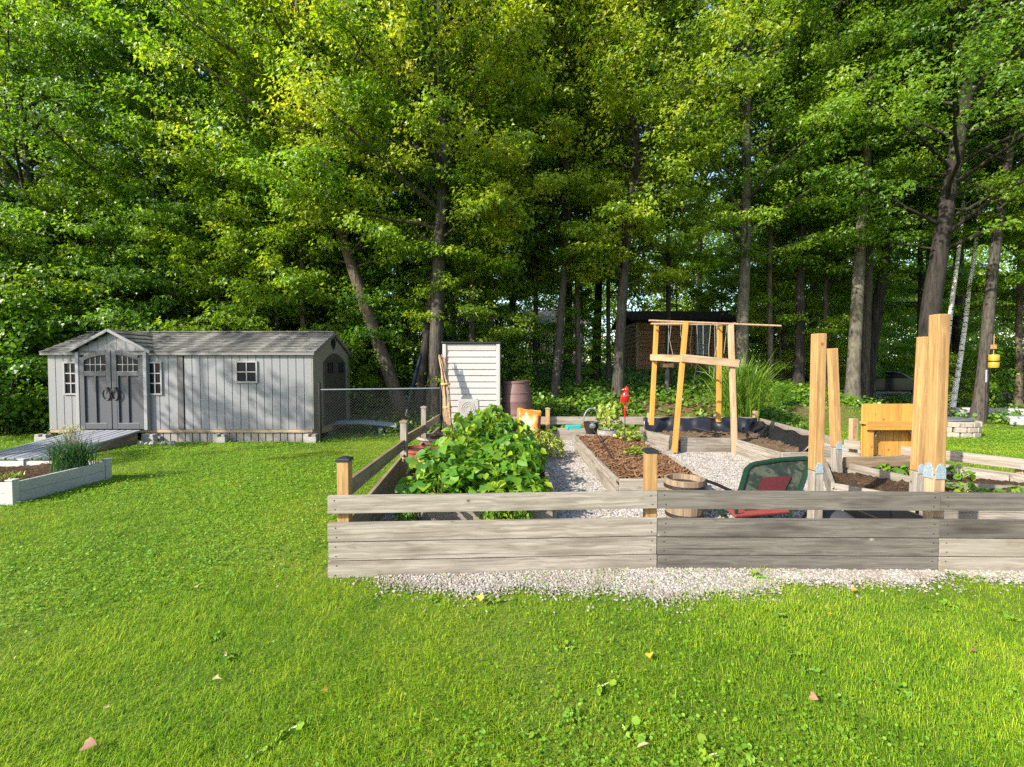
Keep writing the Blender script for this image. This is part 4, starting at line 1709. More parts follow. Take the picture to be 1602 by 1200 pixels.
# ------------------------------------------------------------------ plants in the beds
def bean_mesh(seed, n=200, R_=.42, H=.62, leaf=.108, shape='heart'):
    rng = np.random.default_rng(seed)
    r = R_ * rng.random(n) ** .55
    a = rng.uniform(0, 6.28, n)
    z = H * (.25 + .75 * rng.random(n) ** .7) * (1 - .45 * (r / R_) ** 2)
    P = np.stack([r * np.cos(a), r * np.sin(a), z], -1)
    D = norm(np.stack([np.cos(a), np.sin(a), rng.normal(-.5, .35, n)], -1) + rng.normal(0, .55, (n, 3)))
    Nn = np.array([-.15, -.35, .9]) + np.stack([np.cos(a), np.sin(a), a * 0], -1) * .5 + rng.normal(0, .6, (n, 3))
    s = leaf * rng.uniform(.35, 1.3, n)
    v, f = leaf_geo(P, Nn, D, s, shape)
    t = np.clip(rng.normal(.45, .27, n), 0, 1)
    t = np.where(rng.random(n) < .07, .98, t)
    lm = np_mesh("foliage", v, [f], [np.repeat(t, len(f) // n)], [L_BEAN], smooth=True)
    m = 16
    ii = rng.integers(0, n, m)
    Pp = np.zeros((m, 4, 3))
    for k, q in enumerate((0, .35, .7, 1)):
        Pp[:, k] = P[ii] * np.array([q ** 1.4, q ** 1.4, q]) + np.array([0, 0, .0])
    sv_, sf = tubes(Pp, np.ones((m, 1)) * np.array([.006, .005, .004, .003]), 4)
    sm = np_mesh("stems", sv_, [sf], [np.full(len(sf), .6)], [L_HERB])
    return lm, sm


def put_plant(ms, name, label, loc, rot, sc, cat, group=None):
    t = thing(name, label, cat, loc, rot, group)
    t.scale = sc if hasattr(sc, '__len__') else (sc, sc, sc)
    nobj("foliage", ms[0], t)
    nobj("stems", ms[1], t)
    return t


BEANS = [bean_mesh(200 + i) for i in range(4)]
rb = random.Random(4)
for j, y in enumerate((4.72, 5.25, 5.85, 6.5, 7.2)):
    for i, x in enumerate((-.72, -.36, -.02)):
        if y > 7 and x < -.5:
            continue
        put_plant(BEANS[(i + 2 * j) % 4], "bean_plant", "leafy bean plant tangled with its neighbours in the left raised bed",
                  (x + rb.uniform(-.09, .09), y + rb.uniform(-.1, .1), .2), rb.uniform(0, 6.28), (.86, .9, (.62, .78, .92, 1.08, 1.15)[j] * rb.uniform(.8, 1.15)), "bean plant", "bean plants in the left raised bed")
TALLP = bean_mesh(222, 170, .30, .62, .12)
put_plant(TALLP, "pepper_plant", "tall broad-leaved plant standing above the beans in front of the white locker", (at(772, 690, 7.7).x, 7.7, .35), .4, (1, 1, 1.0), "plant")
put_plant(BEANS[1], "squash_plant", "leafy trailing plant low at the middle of the bean bed front", (at(775, 808, 4.45).x, 4.42, -.02), 2.0, (.55, .35, .55), "plant")
put_plant(BEANS[2], "squash_plant", "small leafy plant at the right front corner of the bean bed", (at(812, 808, 4.4).x, 4.40, -.02), 1.2, (.3, .3, .6), "plant")
put_plant(BEANS[3], "squash_plant", "yellow-green leaf tuft at the left front corner of the bean bed", (at(634, 808, 4.4).x, 4.42, -.02), 0.3, (.22, .22, .6), "plant")


def herb_mesh(seed, n, R_, H, leaf, shape='lance'):
    return bean_mesh(seed, n, R_, H, leaf, shape)


FERN = herb_mesh(231, 900, .42, .46, .10)
for m_ in FERN[:1]:
    m_.materials[0] = L_HERB
put_plant(FERN, "dill_plant", "feathery yellow-green herb bush overhanging the gravel beside the bean bed", (at(842, 690, 8.0).x, 8.0, .02), 0, (1, 1, 1.05), "herb")
TOM = herb_mesh(232, 160, .26, .5, .09, 'maple')
TOM[0].materials[0] = L_HERB
put_plant(TOM, "tomato_plant", "bright green tomato plant in the pot at the far end of the mulch bed", (at(952, 685, 9.0).x, 9.0, .38), 0, (.9, .9, 1.15), "tomato plant")
put_plant(TOM, "tomato_plant", "low leafy plant at the foot of the red bird stake", (at(982, 700, 8.3).x, 8.25, .24), 2, (1, .8, .55), "plant")
put_plant(TOM, "tomato_plant", "pale yellowing leaves on the right edge of the mulch bed", (at(1003, 725, 6.9).x, 6.9, .24), 4, (.7, .9, .32), "plant")
TOMF = MB()
for k in range(9):
    a = k * 2.1
    TOMF.lathe([(0, -.018), (.014, -.011), (.018, 0), (.014, .011), (0, .018)], (at(948, 668, 8.95).x + .15 * math.cos(a), 8.9 + .10 * math.sin(a), .52 + .05 * (k % 5)), 8)
tmf = TOMF.build("tomatoes", RED, None, smooth=True)
tmf.parent = bpy.data.objects["tomato_plant"]
tmf.matrix_parent_inverse = root_matrix(bpy.data.objects["tomato_plant"]).inverted()
SEED = herb_mesh(233, 30, .12, .16, .07, 'round')
for (px, py, Y) in ((1510, 752, 4.9), (1535, 757, 4.75), (1500, 735, 5.6), (1562, 762, 4.6), (1385, 735, 5.9), (1425, 741, 5.6), (1470, 750, 5.2), (1590, 757, 4.7)):
    p = at(px, py, Y)
    put_plant(SEED, "seedling", "small green seedling in the soil of the right-hand bed", (p.x, Y, .19), px, rb.uniform(.7, 1.4), "seedling", "seedlings in the right-hand bed")

blades("ornamental_grass", "tall fountain of arching green ornamental grass behind the timber frame", "grass clump", (at(1158, 650, 11.0).x, 11.0, tz(5.5, 11.0) - .02), 1300, 2.05, 1.25, .024, L_REED, 12, arch=.55)
blades("day_lily", "small upright green leaf tuft behind the right corner of the angular bed", "plant", (at(1252, 660, 10.6).x, 10.7, 0), 30, .32, .08, .018, L_REED, 14, arch=.2)
blades("hosta", "low bright green leafy clump on the lawn edge near the parked car", "plant", (at(1395, 612, 19).x, 19, 0), 160, .42, .55, .07, L_REED, 15, arch=.7)


# ------------------------------------------------------------------ things at the back of the garden
def make_locker():
    a = at(737, 650, 10.2)
    x0, x1, y0, y1 = at(693, 600, 10.2).x, at(782, 600, 10.2).x, 10.2, 11.0
    t = thing("storage_locker", "tall white slatted plastic storage locker with a dark lid", "locker", ((x0 + x1) / 2, 10.6, 0))
    zt = 2.13
    m = MB()
    m.box(((x0 + x1) / 2, (y0 + y1) / 2 + .02, zt / 2), (x1 - x0 - .04, y1 - y0 - .06, zt), r=.5)
    m.build("body", WHITEP, t, bevel=.01)
    c = MB()
    for s in (x0 + .035, x1 - .035):
        c.box((s, y0 + .03, zt / 2), (.085, .09, zt - .004), r=.5)
    c.build("corner_post", WHITEP, t, bevel=.012)
    n = 14
    h = (zt - .18) / n
    s = MB()
    for i in range(n):
        z = .03 + h * i
        xa, xb = x0 + .08, x1 - .08
        s.prism([(xa, y0 + .012, z + .004), (xa, y0 + .04, z + .004), (xa, y0 + .04, z + h - .006), (xa, y0 + .030, z + h - .006)], (xb - xa, 0, 0), r=.5)
    s.box(((x0 + x1) / 2, y0 + .03, zt - .075), (x1 - x0 - .17, .03, .14), r=.5)
    s.build("door_panel", WHITEP, t, bevel=.004)
    s = MB()
    for i in range(n):
        z = .03 + h * i
        s.prism([(x1 + .002, y0 + .08, z), (x1 - .02, y0 + .08, z), (x1 - .02, y0 + .08, z + h - .01), (x1 - .012, y0 + .08, z + h - .01)], (0, y1 - y0 - .12, 0), r=.5)
    s.build("side_panel", WHITEP, t)
    l = MB()
    l.box(((x0 + x1) / 2, (y0 + y1) / 2, zt + .025), (x1 - x0 + .05, y1 - y0 + .05, .05))
    l.build("lid", BLACKP, t, bevel=.012)


make_locker()


def make_canes():
    t = thing("cane_bundle", "bundle of dry bamboo canes tied with yellow twine, leaning by the white locker", "canes", (at(704, 692, 9.75).x, 9.75, 0))
    rng = random.Random(3)
    for i in range(24):
        m = MB()
        a = rng.uniform(0, 6.28)
        r = .085 * rng.random() ** .5
        b = at(705 + rng.uniform(-6, 6), 692, 9.72 + rng.uniform(-.05, .05))
        b.z = 0
        mid = at(696.5, 600, 9.87) + Vector((r * math.cos(a), r * math.sin(a), 0))
        top = at(689 + rng.uniform(-6, 8), 556 + rng.uniform(-2, 8), 9.98) + Vector((0, r * math.sin(a), 0))
        m.tube([b, b.lerp(mid, .5) + Vector((r * math.cos(a) * .6, 0, 0)), mid, top], [.013, .012, .011, .008], 6)
        m.build("cane", CANE, t, smooth=True)
    for py, rr in ((601, .098), (637, .092)):
        m = MB()
        c = at(697 + (py - 601) * .075, py, 9.86)
        m.lathe([(rr, -.022), (rr + .012, 0), (rr, .022)], c, 14)
        m.tube([c + Vector((.06, -.06, 0)), c + Vector((.11, -.09, -.05)), c + Vector((.13, -.09, -.14))], .006, 4)
        m.build("twine", STRAW, t, smooth=True)


make_canes()


def make_pedestal():
    c = at(736, 665, 9.55)
    t = thing("stone_ornament", "square grey stone ornament on a slab in front of the white locker", "stone ornament", (c.x, 9.55, 0))
    m = MB()
    m.box((c.x, 9.55, .405), (.54, .36, .05))
    m.build("slab", CONC, t, bevel=.01)
    for s in (-1, 1):
        m = MB()
        m.box((c.x + s * .15, 9.55, .19), (.11, .26, .38))
        m.build("leg", STONE, t, bevel=.015)
    m = MB()
    m.box((c.x - .04, 9.55, .50), (.16, .15, .14))
    m.build("neck", STONE, t, bevel=.02)
    h = at(733, 639, 9.5)
    m = MB()
    m.box((h.x, 9.55, .745), (.43, .22, .35))
    m.box((h.x, 9.55, .925), (.36, .18, .02))
    o = m.build("block", CONC, t, bevel=.02)
    ringm = MB()
    for rr in (.14, .10, .055):
        ringm.tube([(h.x + rr * math.cos(a), 9.438, .745 + rr * math.sin(a)) for a in np.linspace(0, 2 * math.pi, 25)], .007, 5, cap=False)
    k = ringm.build("carved_ring", CONC, None, world=False)
    k.data.transform(Matrix.Translation(-Vector(t.location)))
    k.parent = o


make_pedestal()


def make_barrel():
    Y = 10.68
    c = at(812, 655, Y)
    z0 = tz(c.x, Y) - .02
    H = 1.30 - z0
    t = thing("rain_barrel", "brown plastic rain barrel standing right of the white locker", "barrel", (c.x, Y, z0))
    k = H / 1.0
    prof = [(.25, 0), (.27, .02), (.30, .12), (.325, .25), (.352, .40), (.358, .42), (.352, .44), (.358, .62), (.364, .64), (.357, .66), (.34, .80), (.305, .93), (.30, .95)]
    m = MB()
    tilt = Matrix.Rotation(R(-3), 3, 'Y')
    m.lathe([(r, z * k) for r, z in prof], (0, 0, 0), 36, M=tilt)
    m.build("body", BROWNP, t, smooth=True, world=False)
    m = MB()
    m.lathe([(.30, .95 * k), (.315, .955 * k), (.315, .99 * k), (.29, 1.0 * k), (.0, 1.0 * k - .005)], (0, 0, 0), 36, M=tilt)
    m.build("rim", BROWNP, t, smooth=True, world=False)
    for z, r in ((.30, .337), (.78, .347)):
        m = MB()
        m.lathe([(r - .004, z * k - .012), (r + .008, z * k), (r - .004, z * k + .012)], (0, 0, 0), 36, M=tilt)
        m.build("hoop", BROWNP, t, smooth=True, world=False)


make_barrel()


def bag_mat():
    m, nt, bs = nmat("printed_bag")
    uv = N(nt, "ShaderNodeUVMap", uv_map="UVMap").outputs[0]
    tc = N(nt, "ShaderNodeTexCoord").outputs["Object"]
    sp = N(nt, "ShaderNodeSeparateXYZ")
    nt.links.new(uv, sp.inputs[0])
    # cream picture in the middle of an orange bag, blotched print
    dx = mathn(nt, 'DIVIDE', mathn(nt, 'ABSOLUTE', sp.outputs[0]), .17)
    dz = mathn(nt, 'DIVIDE', mathn(nt, 'ABSOLUTE', mathn(nt, 'SUBTRACT', sp.outputs[1], .36)), .24)
    d = mathn(nt, 'MAXIMUM', dx, dz)
    d = mathn(nt, 'ADD', d, mathn(nt, 'MULTIPLY', mathn(nt, 'SUBTRACT', noise(nt, tc, 6, 4), .5), .9))
    base = ramp(nt, d, [(.55, (.46, .36, .20)), (.85, (.44, .27, .07)), (1.0, (.34, .13, .015))]).outputs[0]
    pr = noise(nt, tc, 11, 5, .7)
    c = mixc(nt, ramp(nt, pr, [(.56, (0, 0, 0)), (.64, (.8, .8, .8))]).outputs[0], base, (.16, .07, .03))
    nt.links.new(c, bs.inputs["Base Color"])
    bs.inputs["Roughness"].default_value = .32
    bump(nt, bs, noise(nt, tc, 14, 4), .5, .02)
    return m


def make_bag():
    c = at(826, 682, 9.6)
    t = thing("soil_bag", "crumpled orange and cream plastic soil bag standing in front of the barrel", "bag", (c.x, 9.6, 0), R(-8))
    v, f, uv = [], [], []
    nx, nz = 16, 18
    for side in (-1, 1):
        for j in range(nz + 1):
            for i in range(nx + 1):
                s, q = i / nx * 2 - 1, j / nz
                w = .25 + .012 * math.sin(q * 8 + 1)
                th = .10 * (1 - abs(s) ** 4) ** .5 * max(0.0, 1 - q ** 5) ** .5 * (.55 + .45 * min(1, q * 5))
                wr = .010 * math.sin(s * 8 + q * 6) + .008 * math.sin(q * 23 - s * 6)
                z = q * (.70 + .012 * math.sin(s * 7 + .4) - .035 * s)
                v.append((s * w + .03 * (q - .5), side * th + wr * (1 - abs(s) ** 3) + .14 * q, max(0.0, z)))
                uv.append((s * w, z))
    n1 = (nx + 1) * (nz + 1)
    for k in range(2):
        for j in range(nz):
            for i in range(nx):
                a = k * n1 + j * (nx + 1) + i
                q = [a, a + 1, a + nx + 2, a + nx + 1]
                f.append(q if k == 0 else q[::-1])
    m = MB()
    m.quads(v, f, uvs=uv, r=.5)
    m.build("bag", bag_mat(), t, smooth=True, world=False)
    m = MB()
    m.bar((-.235, .135, .70), (.265, .135, .665), .012, .03)
    m.build("seam", STRAW, t, world=False, bevel=.003)
    s = MB()
    s.prism([(.19, -.035, .12), (.245, .02, .10), (.268, .10, .56), (.215, .035, .58)], (.004, -.012, 0))
    s.build("red_band", REDC, t, world=False)


make_bag()


def tub(label, cx, cy, r, h, mat, rim=None, fill=None, sq=1.0, z0=0.0, name="tub"):
    t = thing(name, label, "tub", (cx, cy, z0))
    m = MB()
    m.lathe([(0, .01), (r * .84, 0), (r * .92, h * .5), (r, h), (r * .93, h), (r * .90, h * .86), (0, h * .84)], (0, 0, 0), 26, sq=sq)
    m.build("body", mat, t, smooth=True, world=False)
    if rim:
        m = MB()
        m.lathe([(r * .99, h - .04), (r * 1.05, h - .03), (r * 1.05, h + .005), (r * .93, h + .005), (r * .93, h - .04)], (0, 0, 0), 26, sq=sq)
        m.build("rim", rim, t, smooth=True, world=False)
    if fill:
        m = MB()
        m.lathe([(r * .91, h * .88), (r * .5, h * .93), (0, h * .95)], (0, 0, 0), 18, sq=sq)
        m.build("soil", fill, t, smooth=True, world=False)
    return t


tub("dark red plastic trough behind the bean plants, close to the left fence", at(656, 712, 6.9).x, 6.9, .27, .36, TERRA, TERRA, SOIL, name="plant_pot")
tub("large brown tub with a pale rim between the left fence and the bean plants", at(690, 700, 8.3).x, 8.3, .42, .34, BROWNP, W_LIGHT, SOIL, name="plant_tub")
tub("grey pot holding the tomato plant at the far end of the mulch bed", at(952, 685, 9.0).x, 9.02, .22, .36, STONE, None, SOIL, name="plant_pot")
# loose stick between fence and beans
m = MB()
m.tube([at(630, 716, 5.9), at(655, 722, 5.7), at(682, 731, 5.5)], [.014, .016, .012], 6)
m.tube([at(630, 716, 5.9), at(640, 716, 5.9) + Vector((0, 0, -.5))], [.010, .010], 6)
tag(m.build("dead_branch", CANE), "bare grey stick lying across the left edge of the bean bed", "stick")
# low wooden box beside the herb
t = thing("wooden_box", "small weathered wooden box beside the feathery herb bush", "box", (at(822, 690, 8.1).x, 8.1, 0))
m = MB()
bx, by = at(822, 690, 8.1).x, 8.15
for s in (-1, 1):
    m.box((bx + s * .17, by, .14), (.025, .40, .28))
    m.box((bx, by + s * .19, .14), (.315, .025, .276))
m.build("side_panel", W_LIGHT, t, bevel=.003)
m = MB()
m.box((bx, by, .21), (.31, .35, .05))
m.build("soil", SOIL, t)


def make_basket():
    c = at(925, 672, 9.25)
    t = thing("metal_basket", "rusty metal basket with a tall arched handle at the far end of the mulch bed", "basket", (c.x, 9.25, .25))
    m = MB()
    m.lathe([(0, 0), (.10, 0), (.14, .12), (.17, .24), (.155, .24), (.12, .06), (0, .05)], (0, 0, 0), 18)
    m.build("bowl", DARKM, t, smooth=True, world=False)
    m = MB()
    m.tube([(.165 * math.cos(a), 0, .22 + .30 * math.sin(a)) for a in np.linspace(0, math.pi, 15)], .016, 7)
    m.build("handle", STEEL, t, smooth=True, world=False)
    m = MB()
    m.lathe([(0, -.07), (.05, -.06), (.075, 0), (.05, .06), (0, .07)], (0, -.12, .18), 14, M=Matrix.Rotation(R(90), 3, 'X'), sq=1)
    m.build("boss", STEEL, t, smooth=True, world=False)
    # dark leaning rod with a side bracket
    r = thing("garden_hook", "thin dark metal rod with a side hook leaning over the mulch bed", "garden hook", at(966, 742, 6.2))
    m = MB()
    a, b = at(928, 672, 8.6), at(967, 745, 6.1)
    b.z = .24
    m.tube([a, b], .009, 6)
    m.build("rod", DARKM, r)
    m = MB()
    q = a.lerp(b, .38)
    m.tube([q + Vector((-.02, 0, -.03)), q + Vector((.05, 0, .02)), q + Vector((.11, 0, .05))], [.022, .024, .012], 7)
    m.build("hook", DARKM, r, smooth=True)


make_basket()
m = MB()
p = at(900, 668, 10.0)
m.lathe([(0, 0), (.05, .0), (.055, .03), (.05, .06), (0, .06)], p + Vector((-.20, 0, -.03)), 14, M=Matrix.Rotation(R(90), 3, 'Y') @ Matrix.Scale(1, 3))
m.bar(p + Vector((-.22, 0, 0)), p + Vector((.13, 0, .01)), .09, .09)
o = m.build("toy_shovel", TEAL, bevel=.02)
tag(o, "small teal plastic tool lying on the boards at the back of the garden", "garden tool")
m = MB()
m.lathe([(0, -.05), (.035, -.035), (.05, 0), (.035, .035), (0, .05)], p + Vector((.20, 0, .06)), 12)
kk = m.build("red_knob", RED, None, smooth=True)
kk.parent = o
m = MB()
m.box((p.x, 10.02, .135), (.8, .12, .27))
tag(m.build("timber_block", W_MID, bevel=.006), "weathered timber under the teal tool at the back of the garden", "timber")


def make_bird():
    c = at(978, 622, 7.9)
    t = thing("bird_stake", "bright red glass bird ornament on a slim stake in the mulch bed", "garden ornament", (c.x, 7.9, .24))
    z = c.z - .24
    m = MB()
    M = Matrix.Rotation(R(8), 3, 'Y')
    m.lathe([(0, -.16), (.012, -.15), (.03, -.08), (.062, -.02), (.068, .03), (.055, .08), (.036, .105), (.046, .13), (.044, .155), (.026, .175), (.012, .195), (0, .205)], (0, 0, z), 16, M=M, sq=.85)
    m.build("body", RED, t, smooth=True, world=False)
    m = MB()
    m.lathe([(.016, 0), (0, .045)], (-.03, -.02, z + .14), 8, M=Matrix.Rotation(R(-100), 3, 'Y'))
    m.build("beak", STRAW, t, world=False)
    for s in (-1, 1):
        m = MB()
        m.prism([(s * .05, -.02, z + .06), (s * .085, -.02, z - .02), (s * .09, -.02, z - .11), (s * .05, -.02, z - .05)], (0, .025, 0))
        m.build("wing", RED, t, bevel=.006, world=False)
    m = MB()
    m.tube([(0, 0, -.05), (0, 0, z - .35)], .008, 6)
    m.build("stake", DARKM, t, world=False)
    m = MB()
    m.lathe([(.008, z - .36), (.022, z - .30), (.014, z - .22), (.024, z - .17), (.010, z - .13)], (0, 0, 0), 10)
    m.build("collar", RED, t, smooth=True, world=False)


make_bird()


# ------------------------------------------------------------------ timber frame over the angular bed
def make_trellis():
    t = thing("garden_trellis", "open golden timber frame with four legs and thin sticks across the top", "trellis", (3.5, 9.0, 0))
    legs = (((1055, 708, 8.35), (1073, 503, 8.42), .075, .10, CEDAR_B), ((1149.5, 714, 8.35), (1143, 508, 8.4), .085, .085, CEDAR_P),
            ((1019, 665, 9.75), (1027, 507, 9.75), .085, .085, CEDAR_B), ((1124, 660, 10.0), (1126, 508, 9.9), .085, .085, CEDAR_B))
    tops = []
    for (b, a, w, h, mt) in legs:
        m = MB()
        p0, p1 = at(*b), at(*a)
        if b[1] > 690:
            p0.z = max(p0.z, 0.0)
        m.bar(p0, p1, w, h, up=(0, 1, 0))
        m.build("leg", mt, t, bevel=.005)
        tops.append((p0, p1))

    def on(i, py):
        p0, p1 = tops[i]
        z = at(800, py, (p0.y + p1.y) / 2).z
        f = (z - p0.z) / (p1.z - p0.z)
        return p0.lerp(p1, f)
    m = MB()
    a, b = on(0, 560) + Vector((-.05, -.065, 0)), on(1, 569) + Vector((.10, -.065, 0))
    m.bar(a, b, .035, .14)
    m.build("cross_board", CEDAR_P, t, bevel=.004)
    m = MB()
    a, b = on(2, 559) + Vector((-.09, -.02, 0)), on(0, 561) + Vector((-.05, .0, .0))
    m.bar(a, b, .035, .13)
    m.build("cross_board", CEDAR_P, t, bevel=.004)
    for (p, q, r) in (((1015, 501.5, 8.5), (1222, 510, 8.35), .019), ((1019, 506.5, 9.6), (1080, 506, 8.45), .02), ((1025, 508, 9.7), (1128, 507.5, 9.85), .018), ((1120, 509, 9.85), (1150, 506, 8.4), .018)):
        m = MB()
        m.tube([at(*p), at(*q)], r, 7)
        m.build("top_stick", CANE, t, smooth=True)
    rng = random.Random(9)
    for (px, Y, L) in ((1046, 9.3, .9), (1050, 9.0, .62), (1083, 8.5, .8), (1090, 8.7, 1.15), (1100, 8.9, .7), (1112, 9.2, 1.0), (1118, 9.2, 1.1), (1121, 9.4, .8), (1137, 8.6, .55), (1065, 9.0, .4)):
        m = MB()
        p = at(px, 507, Y)
        m.tube([p, p + Vector((rng.uniform(-.04, .04), 0, -L * .5)), p + Vector((rng.uniform(-.06, .06), 0, -L))], .0042, 4)
        m.build("string", plain("pale_twine", (.42, .38, .32), .8, bmp=0), t)


make_trellis()


def make_posts():
    def plate(o, root, p, nrm, s=1.0):
        m = MB()
        n = Vector(nrm).normalized()
        x = Vector((0, 0, 1)).cross(n).normalized()
        M = Matrix((x, n, Vector((0, 0, 1)))).transposed()
        pts = [(-.045, -.06), (.045, -.06), (.045, .02), (.025, .06), (0, .072), (-.025, .06), (-.045, .02)]
        q = [Vector(p) + M @ Vector((a * s, .002, b * s)) for a, b in pts]
        m.prism(q, n * .006)
        m.build("bracket", ZINC, root, bevel=.002)
    data = ((1281, 522, 4.30, 1279, 2, CEDAR, "golden post with a metal bracket standing nearest the green lounge chair", .60, 0),
            (1302, 545, 6.0, 1314, 3, CEDAR, "golden post tilted left, between the green chair's post and the yellow bench", .53, 0),
            (1446, 527, 4.85, 1438, -2, CEDAR, "pale post half hidden behind the tallest front post", .47, 1),
            (1470, 492, 3.62, 1466, 1, CEDAR, "tallest two-tone wooden post rising behind the front board fence", .72, 1))
    for (pt, py, Y, pb, rz, mt, lb, zs, two) in data:
        s = .092
        top = at(pt, py, Y)
        bot = at(pb, 578, Y)
        bot = Vector((top.x + (gx(pb, Y) - top.x) * 1.0, Y, 0.0))
        t = thing("timber_post", lb, "post", bot, 0, "wooden posts of the unfinished arbour")
        # lower stub
        ax = (top - bot)
        m = MB()
        zc = zs / ax.z
        p = bot + ax * zc
        ux = Matrix.Rotation(R(rz), 3, 'Z') @ Vector((0, 1, 0))
        m.bar(bot + Vector((0, 0, -.02)), p, s, s, up=ux)
        m.build("stub", CEDAR_P if Y < 4 else W_LIGHT, t, bevel=.006)
        m = MB()
        m.bar(p + ax.normalized() * .006, top, s, s, up=ux)
        o = m.build("shaft", mt, t, bevel=.006)
        dL = Matrix.Rotation(R(rz), 3, 'Z') @ Vector((0, -1, 0))
        dR = Matrix.Rotation(R(rz), 3, 'Z') @ Vector((-1, 0, 0))
        for k, d in enumerate((dL, dR) if Y < 4 else (dL,)):
            plate(o, t, p + d * (s / 2) + Vector((0, 0, .03)), d, .95 if Y < 4 else .8)


make_posts()


def make_bench():
    Y = 6.42
    a, b = at(1351, 632, Y), at(1432, 636, Y)
    zt = a.z
    x0, x1 = a.x, b.x
    t = thing("potting_bench", "yellow stained wooden bench turned with its board back to the lawn", "bench", ((x0 + x1) / 2, Y, .2))
    z0 = .19
    n = 7
    m = MB()
    w = (x1 - x0 + .06) / n
    for i in range(n):
        m.box((x0 + w * (i + .5), Y + .03, (z0 + zt) / 2), (w - .004, .022, zt - z0), axis=2)
    m.build("back_panel", CEDAR_B, t, bevel=.003)
    m = MB()
    zr = at(1390, 661, Y).z
    m.box(((x0 + x1) / 2, Y - .05, zr), (x1 - x0 + .08, .13, .035))
    m.box(((x0 + x1) / 2, Y - .13, zr - .03), (x1 - x0 + .10, .03, .12))
    m.build("top_shelf", CEDAR_B, t, bevel=.004)
    for x in (x0 + .03, x1 - .0):
        m = MB()
        m.box((x, Y - .065, (z0 + zr - .04) / 2 + .0), (.085, .09, zr - z0 - .04 + .0))
        m.build("leg", CEDAR_B, t, bevel=.004)
    for s, x in ((1, x0 + .07), (-1, x1 - .04)):
        m = MB()
        m.bar((x, Y - .06, zr - .24), (x + s * .15, Y - .06, zr - .04), .03, .025)
        m.build("brace", W_SIDE, t)
    m = MB()
    m.box((x0 + .19, Y - .02, z0 + .10), (.10, .02, .12))
    m.build("block", W_DARK, t)


make_bench()


def make_half_barrel():
    c = at(1070, 800, 4.72)
    t = thing("half_barrel", "wooden half barrel planter with metal hoops right behind the middle fence post", "planter", (c.x, 4.72, 0))
    m = MB()
    n = 18
    for i in range(n):
        a = 2 * math.pi * i / n
        w = 2 * math.pi * .20 / n
        M = Matrix.Rotation(a, 3, 'Z')
        for (z0, z1, r0, r1) in ((0, .22, .165, .185), (.22, .43, .185, .188)):
            p0 = M @ Vector((r0, 0, z0)) + Vector((c.x, 4.72, 0))
            p1 = M @ Vector((r1, 0, z1)) + Vector((c.x, 4.72, 0))
            m.bar(p0, p1, .025, w * .97, up=M @ Vector((0, 1, 0)), r=(i * .37) % 1)
    m.build("staves", W_SIDE, t, bevel=.002)
    for z, r in ((.06, .185), (.355, .202)):
        m = MB()
        m.lathe([(r, z - .018), (r + .004, z - .018), (r + .004, z + .018), (r, z + .018)], (c.x, 4.72, 0), 30)
        m.build("hoop", DARKM, t)
    m = MB()
    m.lathe([(.175, .33), (.1, .35), (0, .355)], (c.x, 4.72, 0), 20)
    m.build("soil", SOIL_P, t, smooth=True)


make_half_barrel()


